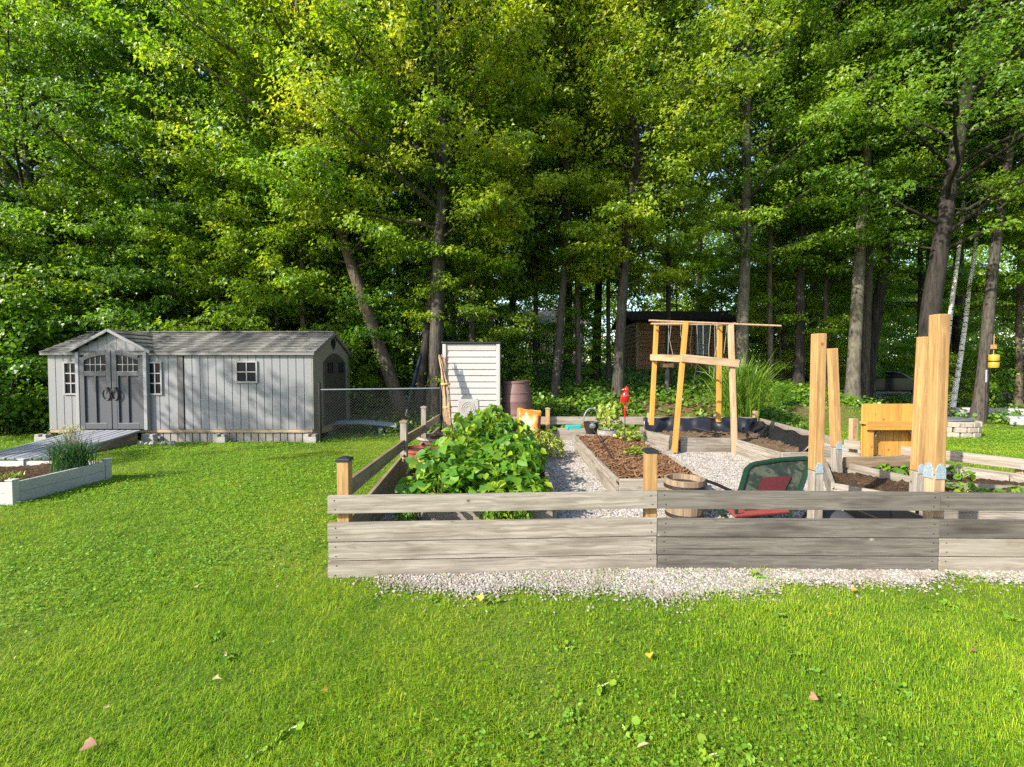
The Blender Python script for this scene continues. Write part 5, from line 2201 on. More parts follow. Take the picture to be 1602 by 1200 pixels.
def make_lounger():
    t = thing("garden_chair", "old green framed lounge chair with red seat and worn backrest behind the fence", "chair", (at(1200, 800, 4.4).x, 4.4, 0))
    # backrest: padded panel seen from behind, tilted
    bl, br_, tl, tr = at(1155, 785, 4.25), at(1243, 785, 4.35), at(1172, 727, 4.62), at(1266, 719, 4.70)

    def P(s, q, off=0.0):
        a = bl.lerp(br_, s)
        b = tl.lerp(tr, s)
        n = (br_ - bl).cross(tl - bl).normalized()
        return a.lerp(b, q) + n * off
    n0 = (br_ - bl).cross(tl - bl).normalized()
    if n0.y > 0:
        n0 = -n0
    m = MB()
    k = 10
    out = []
    pts = [(0, 0), (1, 0), (1, .86), (.985, .95), (.93, 1.0), (.5, 1.03), (.1, .97), (.03, .93), (0, .84)]
    m.prism([P(s, q) for s, q in pts], -n0 * .05)

    def worn():
        mm, nt, bs = nmat("sun_worn_green_fabric")
        tc = N(nt, "ShaderNodeTexCoord").outputs["Object"]
        c = ramp(nt, noise(nt, tc, 9, 5, .65, .8), [(.35, (.004, .009, .004)), (.5, (.010, .018, .009)), (.6, (.05, .055, .032)), (.75, (.006, .014, .006))]).outputs[0]
        nt.links.new(c, bs.inputs["Base Color"])
        bs.inputs["Roughness"].default_value = .6
        bump(nt, bs, noise(nt, tc, 30, 3), .4, .01)
        return mm
    m.build("backrest", worn(), t, bevel=.018)
    m = MB()
    m.prism([P(s, q, 0) + n0 * .004 for s, q in ((.26, .16), (.74, .16), (.79, .60), (.29, .60))], n0 * .008)
    m.build("back_panel", plain("deep_red_fabric", (.075, .004, .004), .6, nscale=60, namp=.3, big=.4), t, bevel=.003)
    m = MB()
    rim = [P(s, q) + n0 * .006 for s, q in ((-.02, 0), (-.02, .86), (.03, .96), (.12, 1.0), (.5, 1.05), (.93, 1.03), (1.0, .97), (1.02, .86), (1.02, 0))]
    m.tube(rim, .026, 8)
    m.build("frame_tube", GREENM, t, smooth=True)
    # seat
    s0, s1, s2, s3 = at(1150, 811, 4.05), at(1240, 803, 4.25), at(1196, 792, 4.9), at(1130, 792, 4.75)
    m = MB()
    m.prism([s0, s1, s2, s3], (0, 0, .03))
    m.build("seat", REDC, t, bevel=.01)
    for (a, b) in ((at(1152, 800, 4.1), None), (at(1236, 800, 4.25), None), (s3, None), (s2, None)):
        m = MB()
        p = Vector(a)
        m.tube([p + Vector((0, 0, .05)), Vector((p.x, p.y, 0))], .016, 7)
        m.build("leg", GREENM, t)
    m = MB()
    m.tube([s3 + Vector((-.12, -.1, .02)), s0 + Vector((-.02, -.05, -.05))], .014, 6)
    m.build("side_rail", GREENM, t)
    for (pp) in (((1091, 790, 4.9), (1090, 757, 4.9), (1099, 750, 4.88), (1120, 757, 4.75), (1150, 771, 4.45)), ((1240, 775, 4.45), (1256, 769, 4.6), (1270, 775, 4.8))):
        m = MB()
        m.tube([at(*p) for p in pp], .018, 7)
        m.build("armrest", BLACKP, t, smooth=True)


make_lounger()


def make_tray():
    c = at(1362, 805, 4.6)
    t = thing("plastic_tray", "black plastic tray with a ribbed rim lying on the gravel behind the fence", "tray", (c.x, 4.42, 0))  # black tray doubles as the dark shadow of the lounge chair
    m = MB()
    x0, x1 = at(1322, 805, 4.42).x, at(1398, 805, 4.42).x
    w = (x1 - x0) / 2
    m.prism([(-w, -.2, .0), (w, -.2, 0), (w * 1.06, -.24, .17), (-w * 1.06, -.24, .17)], (0, .03, 0))
    m.prism([(-w, .2, .0), (w, .2, 0), (w * 1.06, .24, .17), (-w * 1.06, .24, .17)], (0, -.03, 0))
    m.prism([(-w, -.16, .0), (-w, .16, 0), (-w * 1.06, .2, .17), (-w * 1.06, -.2, .17)], (.03, 0, 0))
    m.prism([(w, -.16, .0), (w, .16, 0), (w * 1.06, .2, .17), (w * 1.06, -.2, .17)], (-.03, 0, 0))
    m.box((0, 0, .02), (w * 1.9, .34, .02))
    m.build("body", BLACKP, t, world=False, bevel=.005)
    m = MB()
    for i in range(16):
        m.box((-w + (i + .5) * w / 8, -.248, .155), (w / 12, .02, .035))
    m.build("ribbed_rim", BLACKP, t, world=False)
    m2 = thing("shadow_dome", "dark grey dome standing in for the shadow left of the black tray", "lid", (at(1300, 806, 4.5).x, 4.5, 0))  # solid dome added where there is only grey shadow on the gravel
    m = MB()
    m.lathe([(.25, .0), (.255, .02), (.22, .09), (.12, .15), (0, .165)], (0, 0, 0), 26)
    m.build("dome", plain("shadow_grey", (.05, .052, .055), .7), m2, world=False, smooth=True)
    m = MB()
    m.lathe([(.03, .16), (.035, .185), (.02, .2), (0, .2)], (0, 0, 0), 12)
    m.build("knob", BLACKP, m2, world=False, smooth=True)


make_tray()


# ------------------------------------------------------------------ beyond the garden on the right
def make_fire_pit():
    c = at(1497, 684, 10.6)
    t = thing("fire_pit", "round low fire pit ring of stacked tan stones on the far lawn", "fire pit", (c.x, 10.9, 0))
    rng = random.Random(2)
    for j in range(3):
        m = MB()
        n = 15
        for i in range(n):
            a = 2 * math.pi * (i + .5 * (j % 2)) / n
            r = .52 + rng.uniform(-.012, .012)
            M = Matrix.Rotation(a, 3, 'Z')
            p = M @ Vector((r, 0, .06 + .118 * j)) + Vector((c.x, 10.9, 0))
            m.box(p, (.19, .208, .114), M=M, axis=1)
        m.build("stone_course", plain("tan_block", (.40, .34, .27), .9, nscale=18, namp=.25, bmp=.6, big=.4), t, bevel=.014)
    m = MB()
    m.lathe([(.50, .372), (.50, .395), (.15, .42), (0, .42)], (c.x, 10.9, 0), 26)
    m.build("lid", plain("grey_metal_lid", (.22, .23, .25), .5, metal=.4), t, smooth=True)


make_fire_pit()


def make_edging():
    for k, (a, b, h, lb) in enumerate((((1490, 640, 14.6), (1552, 644, 14.4), .34, "weathered grey landscape timber under the leaning tree, left one"),
                                       ((1545, 645, 14.3), (1680, 652, 13.2), .36, "long grey landscape timber at the right rim beyond the fire pit"),
                                       ((1575, 660, 12.9), (1690, 668, 12.2), .24, "lower grey landscape timber nearest the lawn at the right rim"))):
        p, q = at(*a), at(*b)
        m = MB()
        p.z = q.z = h / 2
        m.bar(p, q, .32, h)
        o = m.build("landscape_timber", plain("bleached_timber_%d" % k, (.42, .42, .42), .85, nscale=14, namp=.25, bmp=.5, big=.5), bevel=.03)
        tag(o, lb, "timber")


make_edging()


def make_feeder():
    c = at(1554, 566, 12.8)
    t = thing("bird_feeder", "yellow hanging bird feeder beside the leaning grey trunk at the right", "bird feeder", (c.x, 12.8, 0))
    m = MB()
    m.lathe([(0, -.17), (.115, -.17), (.125, -.15), (.125, -.02), (.118, 0), (.118, .02), (.125, .04), (.125, .17), (.11, .20), (0, .21)], c, 20)
    m.build("body", plain("yellow_plastic", (.48, .33, .012), .5), t, smooth=True)
    m = MB()
    m.lathe([(.126, -.02), (.130, 0), (.126, .02)], c + Vector((0, 0, .01)), 20)
    m.build("band", DARKM, t)
    m = MB()
    m.box(c + Vector((0, 0, .42)), (.09, .09, .12))
    m.tube([c + Vector((0, 0, .205)), c + Vector((0, 0, .75))], .01, 5)
    m.build("hanger", CEDAR, t)
    s = thing("shepherd_hook", "thin dark shepherd's hook pole standing beside the yellow feeder", "pole", (at(1541, 640, 12.75).x, 12.75, 0))
    b = at(1541, 640, 12.75)
    b.z = 0
    m = MB()
    h = at(1541, 556, 12.75).z
    top = h + .62
    m.tube([b, b + Vector((0, 0, top - .2)), b + Vector((.05, .02, top - .02)), b + Vector((.15, .06, top + .03)), c + Vector((0, 0, .78))], .014, 6)
    m.build("pole", DARKM, s, smooth=True)
    m = MB()
    m.tube([b + Vector((0, 0, 1.2)), b + Vector((0, 0, 1.55))], .028, 7)
    m.build("sleeve", STEEL, s)


make_feeder()


def make_car():
    Y = 27.5
    x0 = at(1322, 600, Y).x
    t = thing("parked_car", "black car parked in the shade between the trunks", "car", (x0 + 2.2, Y, 0))
    L, W, H = 4.5, 1.75, 1.46
    side = [(0, .35), (.03, .75), (.15, .95), (.45, 1.02), (.75, 1.36), (1.2, 1.45), (2.2, 1.46), (2.75, 1.36), (3.35, 1.02), (4.15, .88), (4.42, .72), (4.5, .5), (4.47, .3), (.1, .28)]
    cm = plain("black_car_paint", (.008, .011, .018), .22, bmp=0, coat=.8, namp=0)
    m = MB()
    m.prism([(x0 + a, Y - W / 2, b) for a, b in side], (0, W, 0))
    m.build("body", cm, t, bevel=.06)
    m = MB()
    win = [(.62, 1.04), (.84, 1.33), (1.25, 1.40), (2.2, 1.405), (2.68, 1.32), (3.12, 1.04)]
    m.prism([(x0 + a, Y - W / 2 - .004, b) for a, b in win], (0, .02, 0))
    m.build("side_window", GLASS, t)
    for xx in (.85, 3.65):
        m = MB()
        m.lathe([(0, -.11), (.25, -.11), (.31, -.09), (.32, 0), (.31, .09), (.25, .11), (0, .11)], (x0 + xx, Y - W / 2 + .08, .32), 22, M=Matrix.Rotation(R(90), 3, 'X'))
        m.build("wheel", BLACKP, t, smooth=True)
        m = MB()
        m.lathe([(0, .118), (.06, .125), (.19, .115), (.2, .10)], (x0 + xx, Y - W / 2 + .08, .32), 14, M=Matrix.Rotation(R(90), 3, 'X'))
        m.build("hub_cap", STEEL, t)
    m = MB()
    m.box((x0 + 4.36, Y - W / 2 + .12, .68), (.16, .26, .12))
    m.build("headlight", STEEL, t, bevel=.02)
    m = MB()
    m.lathe([(0, -.1), (.5, -.05), (.6, .15), (.42, .42), (.15, .55), (0, .56)], at(1372, 612, 20), 9, M=Matrix.Rotation(.7, 3, 'Z') @ Matrix.Diagonal((1.0, .7, .75)))
    b = m.build("boulder", STONE, smooth=True)
    b.data.transform(Matrix.Translation((0, 0, -at(1372, 612, 20).z)))
    tag(b, "rounded grey boulder beside the trunk in front of the parked car", "boulder")


make_car()


def make_drive():
    xs = np.linspace(12, 60, 40)
    v, f = [], []
    for i, x in enumerate(xs):
        v += [(x, 21 + 1.2 * math.sin(x * .2), .02), (x, 31, .02)]
    for i in range(len(xs) - 1):
        f.append((2 * i, 2 * i + 2, 2 * i + 3, 2 * i + 1))
    m, nt, bs = nmat("drive_gravel")
    g = N(nt, "ShaderNodeNewGeometry").outputs["Position"]
    c = ramp(nt, noise(nt, g, 6, 5), [(.3, (.12, .11, .10)), (.7, (.26, .24, .22))]).outputs[0]
    nt.links.new(c, bs.inputs["Base Color"])
    me = np_mesh("driveway", np.array(v), [np.array(f)], mats=[m])
    tag(nobj("driveway", me), kind='structure')


make_drive()


def make_cabin():
    Y = 21.0
    x0, x1 = at(997, 540, Y).x, at(1150, 540, Y).x
    z0 = tz((x0 + x1) / 2, Y) - .05
    zt = at(1000, 503, Y).z
    D = 3.6
    t = thing("cabin", "small brown log cabin in the shade of the trees behind the timber frame", "cabin", ((x0 + x1) / 2, Y + D / 2, z0))
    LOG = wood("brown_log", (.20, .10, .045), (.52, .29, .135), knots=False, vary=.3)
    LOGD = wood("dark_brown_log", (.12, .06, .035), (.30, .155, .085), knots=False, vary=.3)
    n = 12
    h = (zt - z0) / n
    m = MB()
    m.box(((x0 + x1) / 2, Y + D / 2, (z0 + zt) / 2), (x1 - x0 - .1, D - .1, zt - z0), r=.1)
    for i in range(n):
        m.box(((x0 + x1) / 2, Y + .03, z0 + h * (i + .5)), (x1 - x0, .07, h - .02))
    m.build("wall", LOG, t, bevel=.02)
    m = MB()
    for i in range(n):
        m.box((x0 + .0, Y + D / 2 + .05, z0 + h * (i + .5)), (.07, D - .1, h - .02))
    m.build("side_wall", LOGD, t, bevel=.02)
    for x in (x0, x1):
        m = MB()
        m.box((x, Y - .01, (z0 + zt) / 2), (.12, .12, zt - z0))
        m.build("corner_board", CEDAR_P, t, bevel=.01)
    m = MB()
    zr = zt + .62
    for (ya, yb, za, zb) in ((Y - .45, Y + D / 2, zt - .05, zr), (Y + D + .4, Y + D / 2, zt - .05, zr)):
        slab(m, (x0 - .35, ya, za), (x1 + .5, ya, za), (x1 + .5, yb, zb), (x0 - .35, yb, zb), .09)
    m.build("roof", plain("dark_roof", (.045, .028, .022), .95, spec=.1), t)
    wx = at(1099, 530, Y).x
    zc = (at(1099, 505, Y).z + at(1099, 556, Y).z) / 2
    wh, ww = 1.42, .62
    m = MB()
    m.box((wx, Y - .02, zc), (ww, .03, wh))
    w = m.build("window", plain("pale_window", (.30, .36, .42), .3, bmp=0), t)
    for k in range(6):
        m = MB()
        m.box((wx - ww / 2 + (k + .5) * ww / 6, Y - .042, zc - .3), (.045, .012, .78))
        o = m.build("curtain_stripe", WHITEP, None, world=False)
        o.data.transform(Matrix.Translation(-Vector(t.location)))
        o.parent = w
    m = MB()
    for s in (-1, 1):
        m.box((wx + s * (ww / 2 + .04), Y - .03, zc), (.08, .05, wh + .16))
        m.box((wx, Y - .031, zc + s * (wh / 2 + .04)), (ww, .048, .08))
    o = m.build("frame", LOGD, None, world=False)
    o.data.transform(Matrix.Translation(-Vector(t.location)))
    o.parent = w
    # porch roof over the right part and its posts
    m = MB()
    slab(m, (x1 + .4, Y - .3, zt - .35), (x1 + 2.6, Y - .3, zt - .35), (x1 + 2.6, Y + 2.2, zt + .1), (x1 + .4, Y + 2.2, zt + .1), .08)
    m.build("porch_roof", plain("porch_roof_brown", (.05, .03, .024), .8), t)
    for x in (x1 + .5, x1 + 1.2, x1 + 2.45):
        m = MB()
        m.box((x, Y - .1, (z0 - .6 + zt - .36) / 2), (.12, .12, zt - z0 + .2))
        m.build("porch_post", W_SIDE, t)
    m = MB()
    m.box((x1 + 1.5, Y + 1, z0 - .1), (2.3, 2.4, .1))
    m.build("porch_floor", W_SIDE, t)
    # base skirt reaching the slope
    m = MB()
    m.box(((x0 + x1) / 2, Y + D / 2 + .1, z0 - .3), (x1 - x0 - .3, D - .3, .6))
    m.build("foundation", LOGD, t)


make_cabin()


def make_house():
    Y = 29.0
    x0, x1 = at(828, 540, Y).x, at(912, 540, Y).x
    z0 = 1.45
    zt = at(850, 508, Y).z
    t = thing("cottage", "pale house with white trimmed windows half hidden by trunks far behind the barrel", "house", ((x0 + x1) / 2, Y + 2, z0))
    wallm = plain("cream_siding", (.75, .66, .52), .8)
    trim = plain("white_trim", (.68, .68, .66), .6)
    m = MB()
    m.box(((x0 + x1) / 2, Y + 2, (z0 + zt) / 2 - .3), (x1 - x0, 4, zt - z0 + .6))
    m.build("wall", wallm, t, bevel=.01)
    m = MB()
    zr = zt + 1.1
    slab(m, (x0 - .4, Y - .5, zt - .06), (x1 + .4, Y - .5, zt - .06), (x1 + .4, Y + 2, zr), (x0 - .4, Y + 2, zr), .1)
    slab(m, (x0 - .4, Y + 4.5, zt - .06), (x1 + .4, Y + 4.5, zt - .06), (x1 + .4, Y + 2, zr), (x0 - .4, Y + 2, zr), .1)
    m.build("roof", plain("grey_roof", (.16, .15, .15), .8), t)
    for (pa, pb, ya, yb) in ((836, 846, 528, 552), (853, 860, 530, 552), (864, 876, 528, 556), (888, 898, 512, 556), (901, 908, 512, 556)):
        a, b = at(pa, ya, Y), at(pb, yb, Y)
        xc, zc, ww, hh = (a.x + b.x) / 2, (a.z + b.z) / 2, b.x - a.x, a.z - b.z
        m = MB()
        for s in (-1, 1):
            m.box((xc + s * ww / 2, Y - .03, zc), (.08, .07, hh + .08))
            m.box((xc, Y - .031, zc + s * hh / 2), (ww - .08, .068, .08))
        m.box((xc, Y - .025, zc), (.05, .05, hh - .08))
        w = m.build("window", trim, t)
        m = MB()
        m.box((xc, Y - .006, zc), (ww, .02, hh))
        o = m.build("pane", GLASS, None, world=False)
        o.data.transform(Matrix.Translation(-Vector(t.location)))
        o.parent = w
    m = MB()
    p0, p1 = at(822, 545, 27.6), at(862, 548, 27.6)
    for k in range(6):
        q = p0.lerp(p1, k / 5)
        m.box((q.x, 27.6, q.z - .3), (.07, .07, .9))
    for dz in (0, -.28, -.5):
        m.bar(p0 + Vector((0, 0, dz)), p1 + Vector((0, 0, dz)), .05, .08)
    m.build("porch_rail", W_SIDE, t)
    m = MB()
    m.box((p0.lerp(p1, .5).x, 28.3, z0 - .15), (p1.x - p0.x + .4, 1.4, .3))
    m.build("porch_step", W_SIDE, t)


make_house()


def make_feeder_post():
    Y = 14.2
    b = at(1043, 630, Y)
    z = tz(b.x, Y)
    top = at(1043, 575, Y).z
    t = thing("bird_table", "rough post with a small wooden bird table seen between the legs of the timber frame", "bird table", (b.x, Y, z))
    m = MB()
    m.tube([(b.x, Y, z - .05), (b.x + .01, Y, top)], [.085, .065], 9)
    m.build("post", BK_PALE, t, smooth=True)
    m = MB()
    m.box((b.x, Y, top + .06), (.34, .26, .12))
    m.build("box", CEDAR, t, bevel=.01)


make_feeder_post()
scatter_pebbles()
scatter_grass()


def fallen_leaves():
    mats = {"yellow": plain("fallen_yellow", (.62, .42, .03), .6, bmp=0), "tan": plain("fallen_tan", (.45, .30, .15), .7, bmp=0),
            "orange": plain("fallen_orange", (.52, .19, .03), .6, bmp=0), "brown": plain("fallen_brown", (.26, .13, .07), .7, bmp=0), "pale": plain("fallen_pale", (.48, .42, .20), .6, bmp=0)}
    rng = np.random.default_rng(17)
    spots = ((307, 926, "tan", .085, "curled tan leaf on the grass left of the board fence"), (432, 892, "pale", .06, "pale yellow leaf nearest the left corner of the board fence"),
             (438, 925, "pale", .05, "small pale leaf just in front of the left fence corner"), (333, 1074, "pale", .075, "upright pale leaf in the grass at lower left centre"),
             (513, 1090, "yellow", .065, "bright yellow leaf in the grass below the left fence panel"), (132, 1182, "brown", .075, "pinkish brown leaf in the lower left corner of the lawn"),
             (1015, 1178, "pale", .095, "long pale pointed leaf at the bottom middle of the lawn"), (1016, 1034, "yellow", .07, "yellow leaf on the lawn below the middle fence post"),
             (1331, 930, "orange", .07, "orange leaf on the gravel edge before the dark fence boards"), (1268, 1101, "brown", .055, "small rust brown leaf in the lawn right of centre"),
             (1521, 1030, "brown", .06, "curled brown leaf in the grass at the right side"), (1294, 970, "orange", .05, "thin orange leaf in the grass below the right fence panel"),
             (1125, 971, "orange", .045, "narrow tan orange leaf in the grass below the dark fence"), (165, 1123, "tan", .045, "tiny tan leaf at lower left of the lawn"),
             (351, 1032, "brown", .06, "dark shrivelled leaf in the grass left of the middle"), (30, 1036, "tan", .05, "small tan leaf at the left rim of the lawn"),
             (757, 945, "yellow", .10, "large yellow-green leaf lying on the gravel edge under the pale fence"))
    for (px, py, c, s, lb) in spots:
        y = CAMZ / math.tan(math.atan((py - 600) / FPX) + PITCH)
        x = at(px, py, y).x
        n = 1
        D = np.array([[math.cos(px), math.sin(px), rng.uniform(-.05, .3)]])
        Nn = np.array([[rng.normal(0, .55), -.35 + rng.normal(0, .4), 1.0]])
        v, f = leaf_geo(np.zeros((1, 3)), Nn, D, s * .6, 'lance' if 'long' in lb or 'narrow' in lb or 'thin' in lb else ('lobed' if px % 2 else 'heart'))
        me = np_mesh("fallen_leaf", v, [f], mats=[mats[c]], smooth=True)
        o = nobj("fallen_leaf", me)
        o.location = (x, y, .042)
        tag(o, lb, "leaf", "fallen leaves on the lawn")


fallen_leaves()


def broad_weeds():
    WEED = bean_mesh(240, 15, .055, .05, .042, 'round')
    WEED[0].materials[0] = CLOVER
    spots = ((405, 915), (680, 940), (770, 942), (1215, 962), (1225, 985), (1235, 1025), (1260, 1050), (940, 1075), (885, 1015), (1460, 955), (1490, 950), (1585, 970), (1320, 1100), (1580, 1160), (1175, 1190), (1105, 1185),
             (1270, 1150), (1325, 1160), (1420, 1088), (985, 1150), (1590, 1095), (340, 1000), (355, 1030), (450, 1145), (400, 1180), (820, 1150), (900, 1125), (1180, 905), (1530, 905))
    for i, (px, py) in enumerate(spots):
        y = CAMZ / math.tan(math.atan((py - 600) / FPX) + PITCH)
        t = put_plant(WEED, "lawn_weed", "flat broad-leaved weed rosette growing in the lawn", (at(px, py, y).x, y, .0), px, .55 + (i % 4) * .12, "weed", "broad-leaved weeds in the lawn")


broad_weeds()

# the trees one can tell apart, each grown to its own trunk line
def own_tree(label, px, Y, H, lean, bk, lf, seed, name="maple_tree", rot=0, **kw):
    """lean: [(pixel x, height)] where the trunk line passes"""
    x0 = gx(px, Y)
    ax = [(0, 0, 0)] + [(gx(p, Y) - x0, dy, h) for (p, h, dy) in lean]
    m = grow(seed, H=H, axis=ax, **kw)
    z = tz(x0, Y)
    return plant_tree(m, name, label, (x0, Y, z), 0, 1, bk, lf)


own_tree("maple with brown trunk leaning left just behind the chain-link fence", 627, 12.6, 12.5, [(545, 4.6, -.2), (505, 7.5, -.6), (480, 12.5, -.8)], BK_WARM, L_YEL, 21,
         base=.30, R_=3.9, r0=.20, nprim=69, ntwig=10, nleaf=103, bias=(-.25, -.05), low=.6)
own_tree("large yellow-green maple with straight grey trunk left of the white locker", 679, 11.9, 14.5, [(687, 3.5, 0), (694, 6, -.2), (690, 14.5, -.3)], BK_GREY, L_YEL, 22,
         base=.29, R_=4.2, r0=.205, nprim=79, ntwig=10, nleaf=103, bias=(-.22, -.05), low=.62)
own_tree("dark trunk twinned with the large maple, leaning slightly right behind a blue tarp", 655, 12.2, 12, [(672, 3, .1), (700, 8, .5), (715, 12, .8)], BK_DARK, L_MIX, 23,
         base=.42, R_=3.2, r0=.15, nprim=48, ntwig=8, nleaf=90)
own_tree("slim maple with two close stems directly behind the red bird stake", 966, 13.4, 13.5, [(974, 4, 0), (985, 7, -.3), (985, 13.5, -.5)], BK_GREY, L_YEL, 24,
         base=.24, R_=3.1, r0=.17, nprim=74, ntwig=9, nleaf=99, bias=(0, -.15), low=.6)
own_tree("stout pale-barked maple standing in front of the brown cabin", 1160, 14.6, 17, [(1160, 5, 0), (1152, 9, -.2), (1146, 17, -.4)], BK_PALE, L_MIX, 25,
         base=.23, R_=3.4, r0=.205, nprim=76, ntwig=9, nleaf=99, bias=(0, -.2), low=.75)
own_tree("tallest smooth pale grey trunk rising behind the wooden posts", 1334, 14.4, 18, [(1338, 5, 0), (1345, 8, 0), (1354, 13.5, 0), (1356, 18, 0)], BK_PALE, L_GRN, 26,
         base=.42, R_=3.5, r0=.20, nprim=69, ntwig=9, nleaf=99, bias=(.1, -.2), low=.8)
own_tree("darker slim trunk pressed close to the right of the tallest grey trunk", 1350, 15.0, 16, [(1352, 5, 0), (1362, 10, .2), (1370, 16, .4)], BK_GREY, L_DRK, 27,
         base=.5, R_=2.8, r0=.17, nprim=43, ntwig=8, nleaf=83)
own_tree("dark trunk leaning to the right beside the parked car", 1353, 15.6, 15, [(1388, 6.8, 0), (1405, 10, .2), (1425, 15, .4)], BK_DARK, L_GRN, 28,
         base=.45, R_=3.4, r0=.21, nprim=52, ntwig=8, nleaf=90)
own_tree("massive dark furrowed trunk behind the tallest pair of wooden posts", 1447, 12.8, 16.5, [(1452, 3.0, 0), (1475, 6.5, 0), (1490, 9.5, -.2), (1500, 16.5, -.4)], BK_DARK, L_GRN, 29,
         base=.27, R_=4.1, r0=.27, nprim=74, ntwig=10, nleaf=99, bias=(.05, -.25), low=.75)
own_tree("grey trunk leaning right beside the yellow bird feeder", 1531, 13.2, 16, [(1552, 4, 0), (1575, 8, 0), (1600, 11.5, -.2), (1615, 16, -.2)], BK_GREY, L_GRN, 30,
         base=.36, R_=3.7, r0=.165, nprim=64, ntwig=9, nleaf=99, bias=(-.1, -.25), low=.75)
own_tree("slender curved trunk behind the brown rain barrel", 868, 13.6, 13, [(873, 1.5, 0), (884, 5.5, 0), (878, 9, 0), (872, 13, 0)], BK_GREY, L_YEL, 31,
         base=.26, R_=3.1, r0=.13, nprim=64, ntwig=8, nleaf=96, bias=(-.1, -.15))
own_tree("thin pale double-stemmed tree right behind the white locker", 768, 15.2, 15, [(766, 5, 0), (763, 10, 0), (768, 15, 0)], BK_WARM, L_MIX, 32,
         base=.36, R_=3.2, r0=.13, nprim=57, ntwig=8, nleaf=93)
own_tree("tree with dark brown trunk crossing the bright gap left of the big maple", 629, 17.0, 15, [(629, 6, 0), (632, 10, 0), (630, 15, 0)], BK_WARM, L_DRK, 33,
         base=.48, R_=3.2, r0=.26, nprim=48, ntwig=8, nleaf=86)
own_tree("straight dark trunk between the cabin and the pale house", 932, 17.0, 15, [(934, 6, 0), (938, 10, 0), (940, 15, 0)], BK_DARK, L_MIX, 34,
         base=.38, R_=3.2, r0=.17, nprim=52, ntwig=8, nleaf=86)
own_tree("narrow dark trunk standing alone to the right of the tall reed clump", 1250, 15.4, 17, [(1250, 5, 0), (1250, 10, 0), (1250, 17, 0)], BK_DARK, L_GRN, 35,
         base=.30, R_=3.6, r0=.165, nprim=62, ntwig=8, nleaf=93, bias=(0, -.2))
own_tree("white birch with the leaning stem nearer the tall wooden posts", 1468, 14.6, 12.5, [(1483, 3, 0), (1492, 5, 0), (1500, 8.5, 0), (1508, 12.5, 0)], BK_BIRCH, L_GRN, 36, "birch_tree",
         base=.5, R_=1.9, r0=.082, nprim=40, ntwig=8, nleaf=76, leaf=.075, shape='kite')
own_tree("white birch with the more slanting stem, the right one of the pair", 1489, 14.8, 12.5, [(1506, 2.6, 0), (1521, 5.2, 0), (1536, 8.5, 0), (1550, 12.5, 0)], BK_BIRCH, L_GRN, 37, "birch_tree",
         base=.5, R_=1.9, r0=.082, nprim=40, ntwig=8, nleaf=76, leaf=.075, shape='kite')
own_tree("pale birch stem at the left rim of the woods behind the bushy hedge", 26, 14.0, 15, [(18, 5, 0), (8, 9.5, 0), (2, 15, 0)], BK_BIRCH, L_GRN, 38, "birch_tree",
         base=.25, R_=3.0, r0=.11, nprim=55, ntwig=8, nleaf=86, leaf=.08, shape='kite')
own_tree("broad leafy tree behind the left end of the grey shed", 95, 13.6, 12.5, [(70, 5, -.2), (60, 12.5, -.4)], BK_GREY, L_GRN, 39,
         base=.16, R_=4.4, r0=.2, nprim=79, ntwig=10, nleaf=99, bias=(.05, -.15), low=.8)
own_tree("dense leafy tree rising behind the middle of the grey shed roof", 300, 14.2, 13.5, [(300, 5, 0), (290, 13.5, 0)], BK_GREY, L_GRN, 40,
         base=.14, R_=4.3, r0=.2, nprim=79, ntwig=10, nleaf=99, bias=(0, -.1), low=.85)

# kinds shared by the many similar trees of the wood
V_MID = [grow(60 + i, H=14, base=.30, R_=3.3, r0=.17, nprim=46, ntwig=12, nleaf=56, leaf=.115, shape='kite') for i in range(3)]
V_TALL = [grow(70 + i, H=19, base=.40, R_=3.9, r0=.22, nprim=46, ntwig=12, nleaf=50, leaf=.135, shape='kite') for i in range(3)]
V_SAP = [grow(80 + i, H=6.2, base=.10, R_=2.1, r0=.06, nprim=40, ntwig=10, nleaf=52, leaf=.095, low=.8, pitch=(20, 66)) for i in range(2)]
V_SLIM = [grow(85 + i, H=13, base=.24, R_=2.0, r0=.095, nprim=58, ntwig=8, nleaf=88, low=.7, top=.3) for i in range(3)]
V_BUSH = [grow(90 + i, H=2.7, base=.03, R_=1.5, r0=.04, nprim=34, ntwig=9, nleaf=34, leaf=.085, shape='round', low=.95, top=.55, pitch=(18, 70), spread=(.2, .14)) for i in range(2)]

rngF = np.random.default_rng(99)
K1 = "slender trunk among the many alike leafy trees of the shaded wood behind the garden"
K2 = "tall leafy tree among the many alike filling the back of the wood"
K3 = "leafy young maple among the many alike saplings under the big trees"
placed = []


def free(x, y, d):
    for (a, b) in placed:
        if (a - x) ** 2 + (b - y) ** 2 < d * d:
            return False
    placed.append((x, y))
    return True


